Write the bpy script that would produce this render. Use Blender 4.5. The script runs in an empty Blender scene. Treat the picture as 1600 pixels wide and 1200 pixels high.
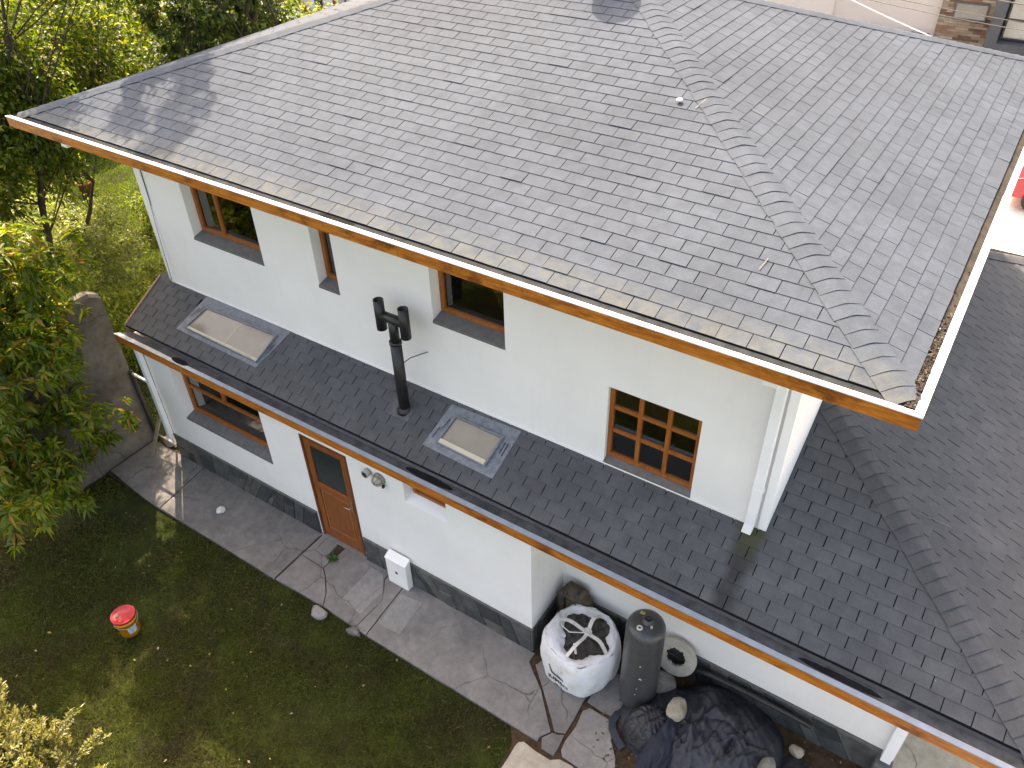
import bpy, bmesh, math, random
import numpy as np
from mathutils import Vector, Matrix

# ------------------------------------------------------------------ camera, sky, sun, exposure
scene = bpy.context.scene
R_ = math.radians
CAM = Vector((7.153, -5.1945, 9.5784))
YAW, PITCH, ROLL, FPX = 0.5998, 0.6797, -0.0297, 1263.7
cy_, sy_, cp_, sp_ = math.cos(YAW), math.sin(YAW), math.cos(PITCH), math.sin(PITCH)
c_f = Vector((-sy_ * cp_, cy_ * cp_, -sp_)); c_r = Vector((cy_, sy_, 0)); c_u = c_r.cross(c_f)
cr, sr = math.cos(ROLL), math.sin(ROLL)
c_r2 = cr * c_r + sr * c_u; c_u2 = -sr * c_r + cr * c_u
cd = bpy.data.cameras.new('camera'); cam = bpy.data.objects.new('camera', cd)
scene.collection.objects.link(cam)
m4 = Matrix.Identity(4)
for i in range(3):
    m4[i][0], m4[i][1], m4[i][2], m4[i][3] = c_r2[i], c_u2[i], -c_f[i], CAM[i]
cam.matrix_world = m4
cd.sensor_width = 36; cd.lens = FPX * 36 / 1600; cd.clip_start = 0.1; cd.clip_end = 600
scene.camera = cam

SUN_EL = R_(50)
SUN_AZ = Vector((-0.785, 0.62)).normalized()
SUN = Vector((SUN_AZ.x * math.cos(SUN_EL), SUN_AZ.y * math.cos(SUN_EL), math.sin(SUN_EL)))
world = bpy.data.worlds.new('World'); scene.world = world; world.use_nodes = True
wn = world.node_tree; wn.nodes.clear()
sky = wn.nodes.new('ShaderNodeTexSky'); sky.sky_type = 'NISHITA'; sky.sun_disc = False
sky.sun_elevation = SUN_EL; sky.sun_rotation = math.atan2(SUN_AZ.x, SUN_AZ.y)
sky.air_density = 0.9; sky.dust_density = 4.0; sky.ozone_density = 0.6
bg = wn.nodes.new('ShaderNodeBackground'); bg.inputs['Strength'].default_value = 0.15
wo = wn.nodes.new('ShaderNodeOutputWorld')
wn.links.new(sky.outputs[0], bg.inputs[0]); wn.links.new(bg.outputs[0], wo.inputs[0])
sd = bpy.data.lights.new('sun', 'SUN'); sd.energy = 2.1; sd.angle = R_(0.5); sd.color = (1.0, 0.975, 0.94)
sun = bpy.data.objects.new('sun', sd); scene.collection.objects.link(sun)
sun.rotation_euler = (-SUN).to_track_quat('-Z', 'Y').to_euler(); sun.location = (0, 0, 30)
vs = scene.view_settings
vs.view_transform = 'Standard'; vs.look = 'None'; vs.gamma = 1; vs.use_curve_mapping = False
vs.exposure = 2.35
vs.use_white_balance = True; vs.white_balance_temperature = 8900; vs.white_balance_tint = 15
scene.render.engine = 'CYCLES'
scene.cycles.use_denoising = True
scene.cycles.max_bounces = 8; scene.cycles.diffuse_bounces = 4; scene.cycles.transparent_max_bounces = 12
scene.cycles.sample_clamp_indirect = 6

rng = random.Random(7)
nr = np.random.default_rng(11)
LINK = scene.collection.objects.link

# ------------------------------------------------------------------ helpers
ROOT = {}
def attach(o, parent):
    if parent is not None:
        o.parent = parent
        if parent.name in ROOT:
            o.matrix_parent_inverse = Matrix.Translation(-ROOT[parent.name])
def tag(o, label=None, cat=None, group=None, kind=None):
    if label: o['label'] = label
    if cat: o['category'] = cat
    if group: o['group'] = group
    if kind: o['kind'] = kind
    return o
def thing(name, loc, label, cat, group=None):
    o = bpy.data.objects.new(name, None); o.location = loc; o.empty_display_size = .2
    LINK(o); ROOT[o.name] = Vector(loc)
    return tag(o, label, cat, group)
def mk(name, v, f, mat, parent=None, smooth=False, bevel=0):
    me = bpy.data.meshes.new(name)
    me.from_pydata([tuple(map(float, p)) for p in v], [], f)
    if bevel:
        bm = bmesh.new(); bm.from_mesh(me)
        bmesh.ops.bevel(bm, geom=list(bm.edges), offset=bevel, segments=2, affect='EDGES', profile=.6, clamp_overlap=True)
        bm.to_mesh(me); bm.free()
    me.update()
    if mat is not None: me.materials.append(mat)
    if smooth:
        me.polygons.foreach_set('use_smooth', [True] * len(me.polygons))
    o = bpy.data.objects.new(name, me); LINK(o); attach(o, parent)
    return o
class MB:
    def __init__(s): s.v = []; s.f = []
    def add(s, v, f):
        n = len(s.v); s.v += [tuple(p) for p in v]; s.f += [[i + n for i in q] for q in f]; return s
    def box(s, x0, x1, y0, y1, z0, z1):
        v = [(x, y, z) for x in (x0, x1) for y in (y0, y1) for z in (z0, z1)]
        return s.add(v, [(0, 1, 3, 2), (4, 6, 7, 5), (0, 4, 5, 1), (2, 3, 7, 6), (0, 2, 6, 4), (1, 5, 7, 3)])
    def prism(s, poly, z0, z1):
        n = len(poly)
        a = sum(poly[i][0] * poly[(i + 1) % n][1] - poly[(i + 1) % n][0] * poly[i][1] for i in range(n))
        if a < 0: poly = poly[::-1]
        v = [(x, y, z0) for x, y in poly] + [(x, y, z1) for x, y in poly]
        return s.add(v, [list(range(n))[::-1], list(range(n, 2 * n))] + [(i, (i + 1) % n, n + (i + 1) % n, n + i) for i in range(n)])
    def tube(s, pts, rad, n=8, caps=True):
        pts = [Vector(p) for p in pts]
        if not isinstance(rad, (list, tuple)): rad = [rad] * len(pts)
        base = len(s.v); up = Vector((0, 0, 1))
        for i, p in enumerate(pts):
            d = (pts[min(i + 1, len(pts) - 1)] - pts[max(i - 1, 0)]).normalized()
            a = d.cross(up if abs(d.z) < .9 else Vector((1, 0, 0))).normalized(); b = d.cross(a)
            for k in range(n):
                t = 2 * math.pi * k / n
                s.v.append(tuple(p + rad[i] * (math.cos(t) * a + math.sin(t) * b)))
        for i in range(len(pts) - 1):
            for k in range(n):
                a0 = base + i * n + k; a1 = base + i * n + (k + 1) % n
                s.f.append([a0, a0 + n, a1 + n, a1])
        if caps:
            s.f.append([base + k for k in range(n)]); s.f.append([base + (len(pts) - 1) * n + k for k in range(n)][::-1])
        return s
    def lathe(s, c, prof, n=24, sx=1, sy=1):
        base = len(s.v)
        for r, z in prof:
            for k in range(n):
                t = 2 * math.pi * k / n
                s.v.append((c[0] + sx * r * math.cos(t), c[1] + sy * r * math.sin(t), c[2] + z))
        for i in range(len(prof) - 1):
            for k in range(n):
                a0 = base + i * n + k; a1 = base + i * n + (k + 1) % n
                s.f.append([a0, a1, a1 + n, a0 + n])
        if prof[0][0] > 1e-4: s.f.append([base + k for k in range(n)][::-1])
        if prof[-1][0] > 1e-4: s.f.append([base + (len(prof) - 1) * n + k for k in range(n)])
        return s
    def build(s, name, mat, parent=None, smooth=False, bevel=0):
        return mk(name, s.v, s.f, mat, parent, smooth, bevel)
def box(name, b, mat, parent=None, bevel=0):
    return MB().box(*b).build(name, mat, parent, False, bevel)
def fnoise(x, y, seed=0):
    return (math.sin(x * 3.1 + seed * 1.7) * math.cos(y * 2.7 - seed) + .5 * math.sin(x * 7.3 - y * 5.1 + seed * 2.3) + .25 * math.sin(x * 15.7 + y * 13.3 + seed * .7)) / 1.75
def smooth_all(o):
    o.data.polygons.foreach_set('use_smooth', [True] * len(o.data.polygons)); return o

# ------------------------------------------------------------------ materials
class NT:
    def __init__(s, name):
        s.m = bpy.data.materials.new(name); s.m.use_nodes = True
        s.t = s.m.node_tree; s.t.nodes.clear()
        s.out = s.n('ShaderNodeOutputMaterial'); s._pos = None
    def n(s, t, **k):
        nd = s.t.nodes.new(t)
        for a, b in k.items(): setattr(nd, a, b)
        return nd
    def l(s, a, b): s.t.links.new(a, b)
    def pos(s):
        if s._pos is None: s._pos = s.n('ShaderNodeNewGeometry')
        return s._pos.outputs['Position']
    def mapped(s, scale=(1, 1, 1), rot=(0, 0, 0), src=None):
        mp = s.n('ShaderNodeMapping'); mp.inputs['Scale'].default_value = scale; mp.inputs['Rotation'].default_value = rot
        s.l(src or s.pos(), mp.inputs['Vector']); return mp.outputs[0]
    def noise(s, scale, detail=4, rough=.55, vec=None):
        nd = s.n('ShaderNodeTexNoise'); nd.inputs['Scale'].default_value = scale
        nd.inputs['Detail'].default_value = detail; nd.inputs['Roughness'].default_value = rough
        s.l(vec or s.pos(), nd.inputs['Vector']); return nd.outputs['Fac']
    def ramp(s, fac, stops):
        r = s.n('ShaderNodeValToRGB'); e = r.color_ramp.elements
        while len(e) < len(stops): e.new(.5)
        for el, (p, c) in zip(e, stops):
            el.position = p; el.color = (*c, 1) if isinstance(c, (tuple, list)) else (c, c, c, 1)
        s.l(fac, r.inputs[0]); return r.outputs[0]
    def mix(s, fac, a, b, mode='MIX'):
        x = s.n('ShaderNodeMix', data_type='RGBA', blend_type=mode)
        for sock, val in ((x.inputs[0], fac), (x.inputs[6], a), (x.inputs[7], b)):
            if isinstance(val, (int, float)): sock.default_value = val
            elif isinstance(val, tuple): sock.default_value = (*val, 1)
            else: s.l(val, sock)
        return x.outputs[2]
    def math(s, op, a, b=None, c=None, clamp=False):
        x = s.n('ShaderNodeMath', operation=op); x.use_clamp = clamp
        for sock, val in zip(x.inputs, (a, b, c)):
            if val is None: continue
            if isinstance(val, (int, float)): sock.default_value = val
            else: s.l(val, sock)
        return x.outputs[0]
    def maprange(s, v, a, b, c=0, d=1):
        x = s.n('ShaderNodeMapRange'); x.inputs[1].default_value = a; x.inputs[2].default_value = b
        x.inputs[3].default_value = c; x.inputs[4].default_value = d
        s.l(v, x.inputs[0]); return x.outputs[0]
    def sep(s, v=None):
        x = s.n('ShaderNodeSeparateXYZ'); s.l(v or s.pos(), x.inputs[0]); return x.outputs
    def rnd(s):
        if s._pos is None: s.pos()
        oi = s.n('ShaderNodeObjectInfo')
        return s.math('FRACT', s.math('ADD', s._pos.outputs['Random Per Island'], oi.outputs['Random']))
    def bump(s, h, strength=.3, dist=.01):
        b = s.n('ShaderNodeBump'); b.inputs['Strength'].default_value = strength; b.inputs['Distance'].default_value = dist
        s.l(h, b.inputs['Height']); return b.outputs[0]
    def bsdf(s, col, rough=.6, spec=.5, metal=0, nrm=None, **k):
        p = s.n('ShaderNodeBsdfPrincipled')
        if isinstance(col, tuple): p.inputs['Base Color'].default_value = (*col, 1)
        else: s.l(col, p.inputs['Base Color'])
        if isinstance(rough, (int, float)): p.inputs['Roughness'].default_value = rough
        else: s.l(rough, p.inputs['Roughness'])
        p.inputs['Specular IOR Level'].default_value = spec; p.inputs['Metallic'].default_value = metal
        if nrm is not None: s.l(nrm, p.inputs['Normal'])
        return p
    def done(s, sh): s.l(sh.outputs[0], s.out.inputs[0]); return s.m

def mat_plain(name, c, rough=.5, var=.15, scale=6, spec=.5, metal=0, bump=0, bscale=60):
    t = NT(name); f = t.noise(scale, 5)
    lo = tuple(x * (1 - var) for x in c); hi = tuple(min(1, x * (1 + var)) for x in c)
    col = t.ramp(f, [(.3, lo), (.7, hi)])
    nrm = t.bump(t.noise(bscale, 4), bump, .005) if bump else None
    return t.done(t.bsdf(col, rough, spec, metal, nrm))

def mat_shingle(name, base, rough, spec, lichen=False, stain=False):
    t = NT(name); r = t.rnd()
    tone = t.ramp(r, [(0, .94), (.5, 1.0), (1, 1.06)])
    col = t.mix(1.0, tone, base, 'MULTIPLY')
    mott = t.ramp(t.noise(7.5, 4, .6), [(.3, .88), (.7, 1.14)])
    col = t.mix(1.0, col, mott, 'MULTIPLY')
    big = t.ramp(t.noise(.7, 3), [(.3, .9), (.7, 1.1)])
    col = t.mix(1.0, col, big, 'MULTIPLY')
    gran = t.noise(260, 2, .6)
    col = t.mix(1.0, col, t.ramp(gran, [(.3, .72), (.7, 1.3)]), 'MULTIPLY')
    speck = t.ramp(t.noise(38, 2, .5), [(.70, 0.), (.76, 1.)])
    col = t.mix(t.math('MULTIPLY', speck, .25), col, (.16, .155, .14))
    if lichen:   # yellow-grey lichen along the lowest courses
        y = t.sep()[1]
        band = t.math('MULTIPLY', t.maprange(y, .34, .02), t.ramp(t.noise(9, 4), [(.35, 0.), (.65, 1.)]), clamp=True)
        col = t.mix(t.math('MULTIPLY', band, .42), col, (.14, .14, .10))
        pt = t.ramp(t.noise(2.3, 5, .7), [(.66, 0.), (.74, 1.)])
        col = t.mix(t.math('MULTIPLY', pt, .18), col, (.09, .095, .075))
    if stain:    # damp dark run-off below the downpipe, moss where it starts
        s = t.sep(); wob = t.math('MULTIPLY', t.noise(4, 3), .22)
        dx = t.math('ABSOLUTE', t.math('SUBTRACT', t.math('ADD', s[0], wob), 6.17))
        run = t.math('MULTIPLY', t.maprange(dx, .17, .05), t.maprange(s[1], .86, .80), clamp=True)
        col = t.mix(t.math('MULTIPLY', run, .8), col, (.022, .023, .024))
        moss = t.math('MULTIPLY', run, t.maprange(s[1], .45, .75), clamp=True)
        col = t.mix(t.math('MULTIPLY', moss, .6), col, (.07, .075, .02))
        dust = t.ramp(t.noise(1.4, 5, .7), [(.52, 0.), (.75, 1.)])
        col = t.mix(t.math('MULTIPLY', dust, .38), col, (.13, .13, .13))
        spot = t.ramp(t.noise(30, 3, .6), [(.70, 0.), (.75, 1.)])
        col = t.mix(t.math('MULTIPLY', t.math('MULTIPLY', spot, dust), .9), col, (.38, .38, .37))
    nrm = t.bump(gran, .35, .002)
    return t.done(t.bsdf(col, rough, spec, 0, nrm))

def mat_wood(name, a, b, axis='x', rough=.45, knots=True, scale=1.0):
    t = NT(name)
    sc = {'x': (1.2, 14, 14), 'y': (14, 1.2, 14), 'z': (14, 14, 1.2)}[axis]
    v = t.mapped(tuple(x * scale for x in sc))
    g = t.noise(3.0, 6, .65, v)
    col = t.ramp(g, [(.28, b), (.5, tuple((p + q) / 2 for p, q in zip(a, b))), (.72, a)])
    fine = t.noise(14, 3, .6, v)
    col = t.mix(1.0, col, t.ramp(fine, [(.3, .8), (.7, 1.15)]), 'MULTIPLY')
    if knots:
        k = t.ramp(t.noise(1.15, 5, .7, t.mapped((1.6, 3, 3))), [(.54, 0.), (.66, 1.)])
        col = t.mix(t.math('MULTIPLY', k, .75), col, tuple(x * .35 for x in b))
    return t.done(t.bsdf(col, rough, .4, 0, t.bump(fine, .15, .002)))

def mat_leaf(name, stops, trans=.45, rough=.45):
    t = NT(name); r = t.rnd()
    col = t.ramp(r, stops)
    big = t.ramp(t.noise(1.3, 3), [(.3, .7), (.7, 1.25)])
    col = t.mix(1.0, col, big, 'MULTIPLY')
    p = t.bsdf(col, rough, .5)
    tr = t.n('ShaderNodeBsdfTranslucent')
    t.l(t.mix(1.0, col, (1.25, 1.25, .55), 'MULTIPLY'), tr.inputs[0])
    mx = t.n('ShaderNodeMixShader'); mx.inputs[0].default_value = trans
    t.l(p.outputs[0], mx.inputs[1]); t.l(tr.outputs[0], mx.inputs[2])
    return t.done(mx)

def mat_glass(name, tint=(.9, .95, .93), boost=1.0):
    t = NT(name)
    fr = t.n('ShaderNodeFresnel'); fr.inputs[0].default_value = 1.5
    tr = t.n('ShaderNodeBsdfTransparent'); tr.inputs[0].default_value = (*tint, 1)
    gl = t.n('ShaderNodeBsdfGlossy'); gl.inputs['Roughness'].default_value = .03
    mx = t.n('ShaderNodeMixShader')
    t.l(t.math('MULTIPLY', fr.outputs[0], 1.6 * boost, clamp=True), mx.inputs[0])
    t.l(tr.outputs[0], mx.inputs[1]); t.l(gl.outputs[0], mx.inputs[2])
    return t.done(mx)

def mat_wall(name, c, dirt=.17):
    t = NT(name)
    f = t.noise(1.1, 5, .6); fine = t.noise(90, 3, .6)
    col = t.ramp(f, [(.3, tuple(x * (1 - dirt * .5) for x in c)), (.7, c)])
    # faint vertical rain streaks
    st = t.ramp(t.noise(2.2, 4, .6, t.mapped((5, 5, .35))), [(.55, 0.), (.8, 1.)])
    col = t.mix(t.math('MULTIPLY', st, dirt), col, tuple(x * .8 for x in c))
    z = t.sep()[2]
    low = t.math('MULTIPLY', t.maprange(z, .75, .45), t.noise(7, 4), clamp=True)
    col = t.mix(t.math('MULTIPLY', low, .25), col, (.45, .42, .37))
    return t.done(t.bsdf(col, .75, .25, 0, t.bump(t.math('ADD', fine, t.math('MULTIPLY', t.noise(14, 4), 1.2)), .22, .006)))

def mat_concrete(name, c, var=.3):
    t = NT(name)
    a = t.noise(1.6, 6, .65); b = t.noise(9, 5, .6); f = t.noise(140, 2)
    oi = t.n('ShaderNodeObjectInfo')
    col = t.ramp(a, [(.3, tuple(x * (1 - var) for x in c)), (.7, tuple(x * (1 + var * .6) for x in c))])
    col = t.mix(1.0, col, t.ramp(b, [(.3, .82), (.7, 1.14)]), 'MULTIPLY')
    col = t.mix(1.0, col, t.ramp(oi.outputs['Random'], [(0, .86), (1, 1.16)]), 'MULTIPLY')
    col = t.mix(1.0, col, t.ramp(f, [(.3, .86), (.7, 1.14)]), 'MULTIPLY')
    spots = t.ramp(t.noise(24, 3), [(.68, 0.), (.76, 1.)])
    col = t.mix(t.math('MULTIPLY', spots, .35), col, tuple(x * .45 for x in c))
    vo = t.n('ShaderNodeTexVoronoi', feature='DISTANCE_TO_EDGE'); vo.inputs['Scale'].default_value = 1.1
    wv_ = t.n('ShaderNodeVectorMath', operation='ADD'); nz = t.n('ShaderNodeTexNoise'); nz.inputs['Scale'].default_value = 3.5; nz.inputs['Detail'].default_value = 4
    t.l(t.pos(), nz.inputs['Vector']); sc_ = t.n('ShaderNodeVectorMath', operation='SCALE'); sc_.inputs['Scale'].default_value = .18
    t.l(nz.outputs['Color'], sc_.inputs[0]); t.l(t.pos(), wv_.inputs[0]); t.l(sc_.outputs[0], wv_.inputs[1]); t.l(wv_.outputs[0], vo.inputs['Vector'])
    crk = t.math('MULTIPLY', t.ramp(vo.outputs['Distance'], [(.0, 1.), (.012, 0.)]), t.ramp(t.noise(.8, 3), [(.45, 0.), (.55, 1.)]))
    col = t.mix(t.math('MULTIPLY', crk, .75), col, tuple(x * .25 for x in c))
    wear = t.ramp(t.noise(3.3, 6, .7), [(.55, 0.), (.72, 1.)])
    col = t.mix(t.math('MULTIPLY', wear, .35), col, tuple(min(1, x * 1.55) for x in c))
    pink = t.ramp(t.noise(.9, 3), [(.5, 0.), (.7, 1.)])
    col = t.mix(t.math('MULTIPLY', pink, .25), col, (c[0] * 1.05, c[1] * .93, c[2] * .9))
    return t.done(t.bsdf(col, .85, .25, 0, t.bump(t.math('ADD', f, b), .25, .004)))

SH_MAIN = mat_shingle('shingle_upper', (.063, .079, .100), .85, .12, lichen=True)
SH_LOW = mat_shingle('shingle_lower', (.074, .077, .081), .8, .25, stain=True)
DECK = mat_plain('roof_felt', (.012, .012, .013), .95, .2, 6, .05)
STUCCO = mat_wall('stucco_white', (.80, .785, .76))
STUCCO_SIDE = mat_wall('stucco_side_brightened', (.86, .86, .85), .04)  # glare on the right wall put into the colour as a brighter white
WHITE_METAL = mat_plain('white_painted_metal', (.82, .83, .84), .35, .05, 3)
GREY_METAL = mat_plain('pale_galvanised_cap', (.24, .28, .325), .4, .14, 7, .5, .0, .1, 40)
GUTTER_DARK = mat_plain('gutter_trough', (.032, .036, .040), .95, .35, 8, .05)
GUTTER_LOW = mat_plain('lower_trough', (.055, .058, .062), .9, .4, 8, .1)
GUTTER_SILT = mat_plain('gutter_silt', (.040, .036, .032), .95, .3, 9, .05)
FASCIA = mat_wood('stained_pine_fascia', (.58, .21, .03), (.24, .052, .009))
FASCIA_LOW = mat_wood('stained_pine_fascia_low', (.56, .20, .03), (.25, .055, .010))
FRAME_W = mat_wood('window_timber', (.40, .135, .03), (.22, .055, .012), 'z', .4, False)
DOOR_W = mat_wood('door_timber', (.30, .095, .026), (.15, .038, .011), 'z', .45, False)
GLASS = mat_glass('window_glass', boost=1.7)
SKYGLASS = mat_plain('rooflight_glass', (.19, .165, .125), .12, .12, 4, .6)
SILL = mat_plain('grey_sill', (.13, .125, .12), .7, .2, 12, .4, 0, .2)
FLASH = mat_plain('blue_grey_flashing', (.14, .155, .175), .55, .3, 16, .5, 0, .4, 35)
BLACK_PIPE = mat_plain('black_flue_paint', (.012, .012, .013), .45, .3, 20)
ROOM = mat_plain('dim_room', (.22, .19, .16), .9, .3, 1.5)
CURTAIN = mat_plain('curtain_cloth', (.80, .82, .76), .9, .15, 9)
SLATE = None
t = NT('plinth_slate'); r = t.rnd()
col = t.ramp(r, [(0, (.030, .034, .036)), (.45, (.055, .06, .06)), (.8, (.075, .078, .074)), (1, (.10, .095, .085))])
col = t.mix(1.0, col, t.ramp(t.noise(7, 5, .65), [(.3, .6), (.7, 1.35)]), 'MULTIPLY')
SLATE = t.done(t.bsdf(col, .55, .45, 0, t.bump(t.noise(16, 5), .5, .01)))
MORTAR = mat_plain('plinth_mortar', (.11, .11, .10), .9, .25, 20)
CONC = mat_concrete('path_concrete', (.185, .174, .162))
CONC_L = mat_concrete('patch_concrete', (.27, .26, .245), .15)
CONC_WALL = mat_concrete('garden_wall_render', (.15, .135, .115), .5)
STONE_G = mat_concrete('flag_grey', (.25, .235, .215), .2)
STONE_B = mat_concrete('flag_beige', (.36, .325, .26), .22)
CONC_YARD = mat_concrete('yard_concrete', (.36, .33, .26), .2)
RUBBLE = mat_concrete('rubble_stone', (.33, .28, .21), .3)

# ------------------------------------------------------------------ ground
t = NT('ground_soil_turf')
a = t.noise(.9, 6, .65); b = t.noise(5, 5, .7); f = t.noise(60, 4, .7)
col = t.ramp(a, [(.32, (.030, .024, .014)), (.48, (.032, .040, .010)), (.68, (.050, .068, .013))])
col = t.mix(1.0, col, t.ramp(b, [(.3, .7), (.7, 1.3)]), 'MULTIPLY')
col = t.mix(1.0, col, t.ramp(f, [(.3, .6), (.7, 1.4)]), 'MULTIPLY')
GROUND = t.done(t.bsdf(col, .95, .1, 0, t.bump(f, .8, .03)))
g = mk('ground', [(-150, -150, -.06), (150, -150, -.06), (150, 150, -.06), (-150, 150, -.06)], [(0, 1, 2, 3)], GROUND)
tag(g, kind='structure')
SOIL = mat_plain('brown_soil', (.055, .034, .02), .95, .45, 14, .2, 0, .6, 50)
s_ = MB().prism([(3.7, -.02), (3.9, -.75), (4.28, -1.22), (4.3, -1.7), (5.3, -1.2), (6.4, -.9), (8.6, -.4), (8.6, .85), (3.7, .85)], -.05, -.025).build('soil_bed', SOIL)
tag(s_, kind='structure')
DRIVE = mat_concrete('pale_paving', (.50, .48, .43), .1)
o = MB().prism([(8.2, -4), (60, -4), (60, 13.2), (40, 23), (-2, 23), (-2, 11.5), (8.2, 9.6)], -.05, -.03).build('driveway', DRIVE); tag(o, kind='structure')
o = MB().prism([(8.18, -.6), (12, -.6), (12, 8), (8.18, 8)], -.028, -.005).build('yard_slab', CONC_YARD); tag(o, kind='structure')
ASPH = mat_plain('asphalt', (.09, .09, .092), .9, .2, 3, .3, 0, .3)
o = MB().prism([(-60, 26.5), (60, 23.5), (60, 27), (-60, 30.5)], -.05, -.025).build('street', ASPH); tag(o, kind='structure')
o = MB().prism([(-40, -20), (-21, -20), (-21, 26), (-40, 26)], -.05, -.03).build('side_street', mat_concrete('pale_street', (.40, .40, .40), .1)); tag(o, kind='structure')

# the path beside the house: slabs with cracks between them
path = MB().prism([(-4.08, -1.0), (4.55, -1.0), (4.25, -.45), (3.9, .0), (3.8, .02), (-4.08, .02)], -.055, -.02).build('path', SOIL); tag(path, kind='structure')
def slab(poly, mat=CONC, z=0.0, parent=None, name='slab', th=.05):
    ins = []
    cx = sum(p[0] for p in poly) / len(poly); cyy = sum(p[1] for p in poly) / len(poly)
    # subdivide and roughen the outline a little
    out = []
    for i, p in enumerate(poly):
        q = poly[(i + 1) % len(poly)]; L = math.hypot(q[0] - p[0], q[1] - p[1]); n = max(1, int(L / .12))
        for k in range(n):
            s = k / n; x = p[0] + (q[0] - p[0]) * s; y = p[1] + (q[1] - p[1]) * s
            j = .006 if k else 0
            dx, dy = cx - x, cyy - y; d = math.hypot(dx, dy)
            w = .003 + rng.uniform(0, j * .7)
            out.append((x + dx / d * w, y + dy / d * w))
    mb = MB(); n = len(out)
    a = sum(out[i][0] * out[(i + 1) % n][1] - out[(i + 1) % n][0] * out[i][1] for i in range(n))
    if a < 0: out = out[::-1]
    inn = []
    for x, y in out:
        dx, dy = cx - x, cyy - y; d = math.hypot(dx, dy); inn.append((x + dx / d * .008, y + dy / d * .008))
    v = [(x, y, z - th) for x, y in out] + [(x, y, z - .006) for x, y in out] + [(x, y, z) for x, y in inn]
    fs = [list(range(2 * n, 3 * n))]
    for i in range(n):
        j = (i + 1) % n
        fs += [(i, j, n + j, n + i), (n + i, n + j, 2 * n + j, 2 * n + i)]
    return mk(name, v, fs, mat, parent)
slab([(-4.05, -.92), (-3.3, -1.0), (-2.62, -1.03), (-2.75, -.02), (-4.05, -.02)], CONC, .0, path)
slab([(-2.61, -1.03), (-.02, -1.03), (-.02, -.02), (-2.74, -.02)], CONC, .002, path)
slab([(.0, -1.02), (.93, -1.0), (.80, -.8), (.60, -.60), (.46, -.50), (.0, -.49)], CONC, .0, path)
slab([(.0, -.485), (.457, -.495), (.46, -.36), (.36, -.3), (.33, -.02), (.0, -.02)], CONC, -.004, path)
slab([(.466, -.495), (.606, -.597), (.806, -.797), (.936, -1.0), (1.55, -1.02), (1.58, -.46), (1.36, -.16), (1.36, -.02), (.49, -.02), (.47, -.36)], CONC, .004, path)
slab([(1.585, -.465), (1.556, -1.02), (1.752, -1.03), (1.672, -.02), (1.37, -.02), (1.37, -.16)], CONC, -.003, path)
slab([(1.76, -1.03), (4.2, -1.03), (4.52, -1.03), (4.52, -.96), (4.60, -.84), (4.21, -.43), (3.86, -.16), (3.86, -.02), (1.68, -.02)], CONC, .002, path)
slab([(1.06, -.1), (1.29, -.1), (1.5, -.36), (1.47, -.82), (1.07, -.77)], CONC_L, .010, path, 'patch', .004)
slab([(1.72, -.24), (2.10, -.18), (2.16, -.77), (1.79, -.81)], CONC_L, .008, path, 'patch', .004)
flags = [([(4.54, -.96), (4.62, -.83), (4.69, -.82), (4.76, -.78), (4.78, -.95), (4.78, -1.08), (4.61, -1.08)], CONC, 'purplish grey six-sided flagstone at the end of the path'),
         ([(4.23, -.42), (3.95, -.16), (4.1, .3), (4.74, .3), (4.74, -.27), (4.75, -.39), (4.76, -.56), (4.76, -.76), (4.68, -.80), (4.63, -.81), (4.42, -.60)], CONC, 'grey flagstone in front of the white builder bag'),
         ([(4.85, -.3), (5.2, -.31), (5.25, -.41), (5.27, -.53), (5.42, -.7), (5.47, -.81), (5.6, -1.1), (5.2, -1.2), (5.1, -1.04), (4.87, -1.03), (4.82, -.97), (4.8, -.84), (4.82, -.6), (4.79, -.39)], STONE_G, 'large pale grey flagstone beside the black rubbish bag'),
         ([(4.33, -1.16), (4.38, -1.12), (4.55, -1.14), (4.78, -1.14), (4.87, -1.07), (5.04, -1.06), (5.09, -1.09), (4.75, -1.75), (4.33, -1.54), (4.32, -1.22)], STONE_B, 'beige flagstone at the lawn corner beyond the path'),
         ([(4.78, -.25), (4.76, .3), (5.5, .35), (5.5, -.1), (5.23, -.2), (5.21, -.25), (5.01, -.27)], CONC, 'grey flagstone under the standing gas cylinder')]
for poly, mt, lab in flags:
    o = slab(poly, mt, rng.uniform(-.006, .004), None, 'flagstone'); tag(o, lab, 'flagstone', 'flagstones at the end of the path')

# ------------------------------------------------------------------ the house
U, YE, H = .837, -.128, 5.784
XL, XR, YB = -4.279, 7.151, 8.70
WL, WR = -3.33, 6.17
MS = .3026                    # upper roof slope
ZG, YG, XG = 2.537, -.178, -3.65   # lower gutter
Z1 = 3.0465; LS = .5572       # lower front slope
RS = .447                     # lower right slope
house = thing('house', (1.4, 4, 0), 'white two-storey house with grey shingle roofs and orange timber fascias', 'house')

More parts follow.
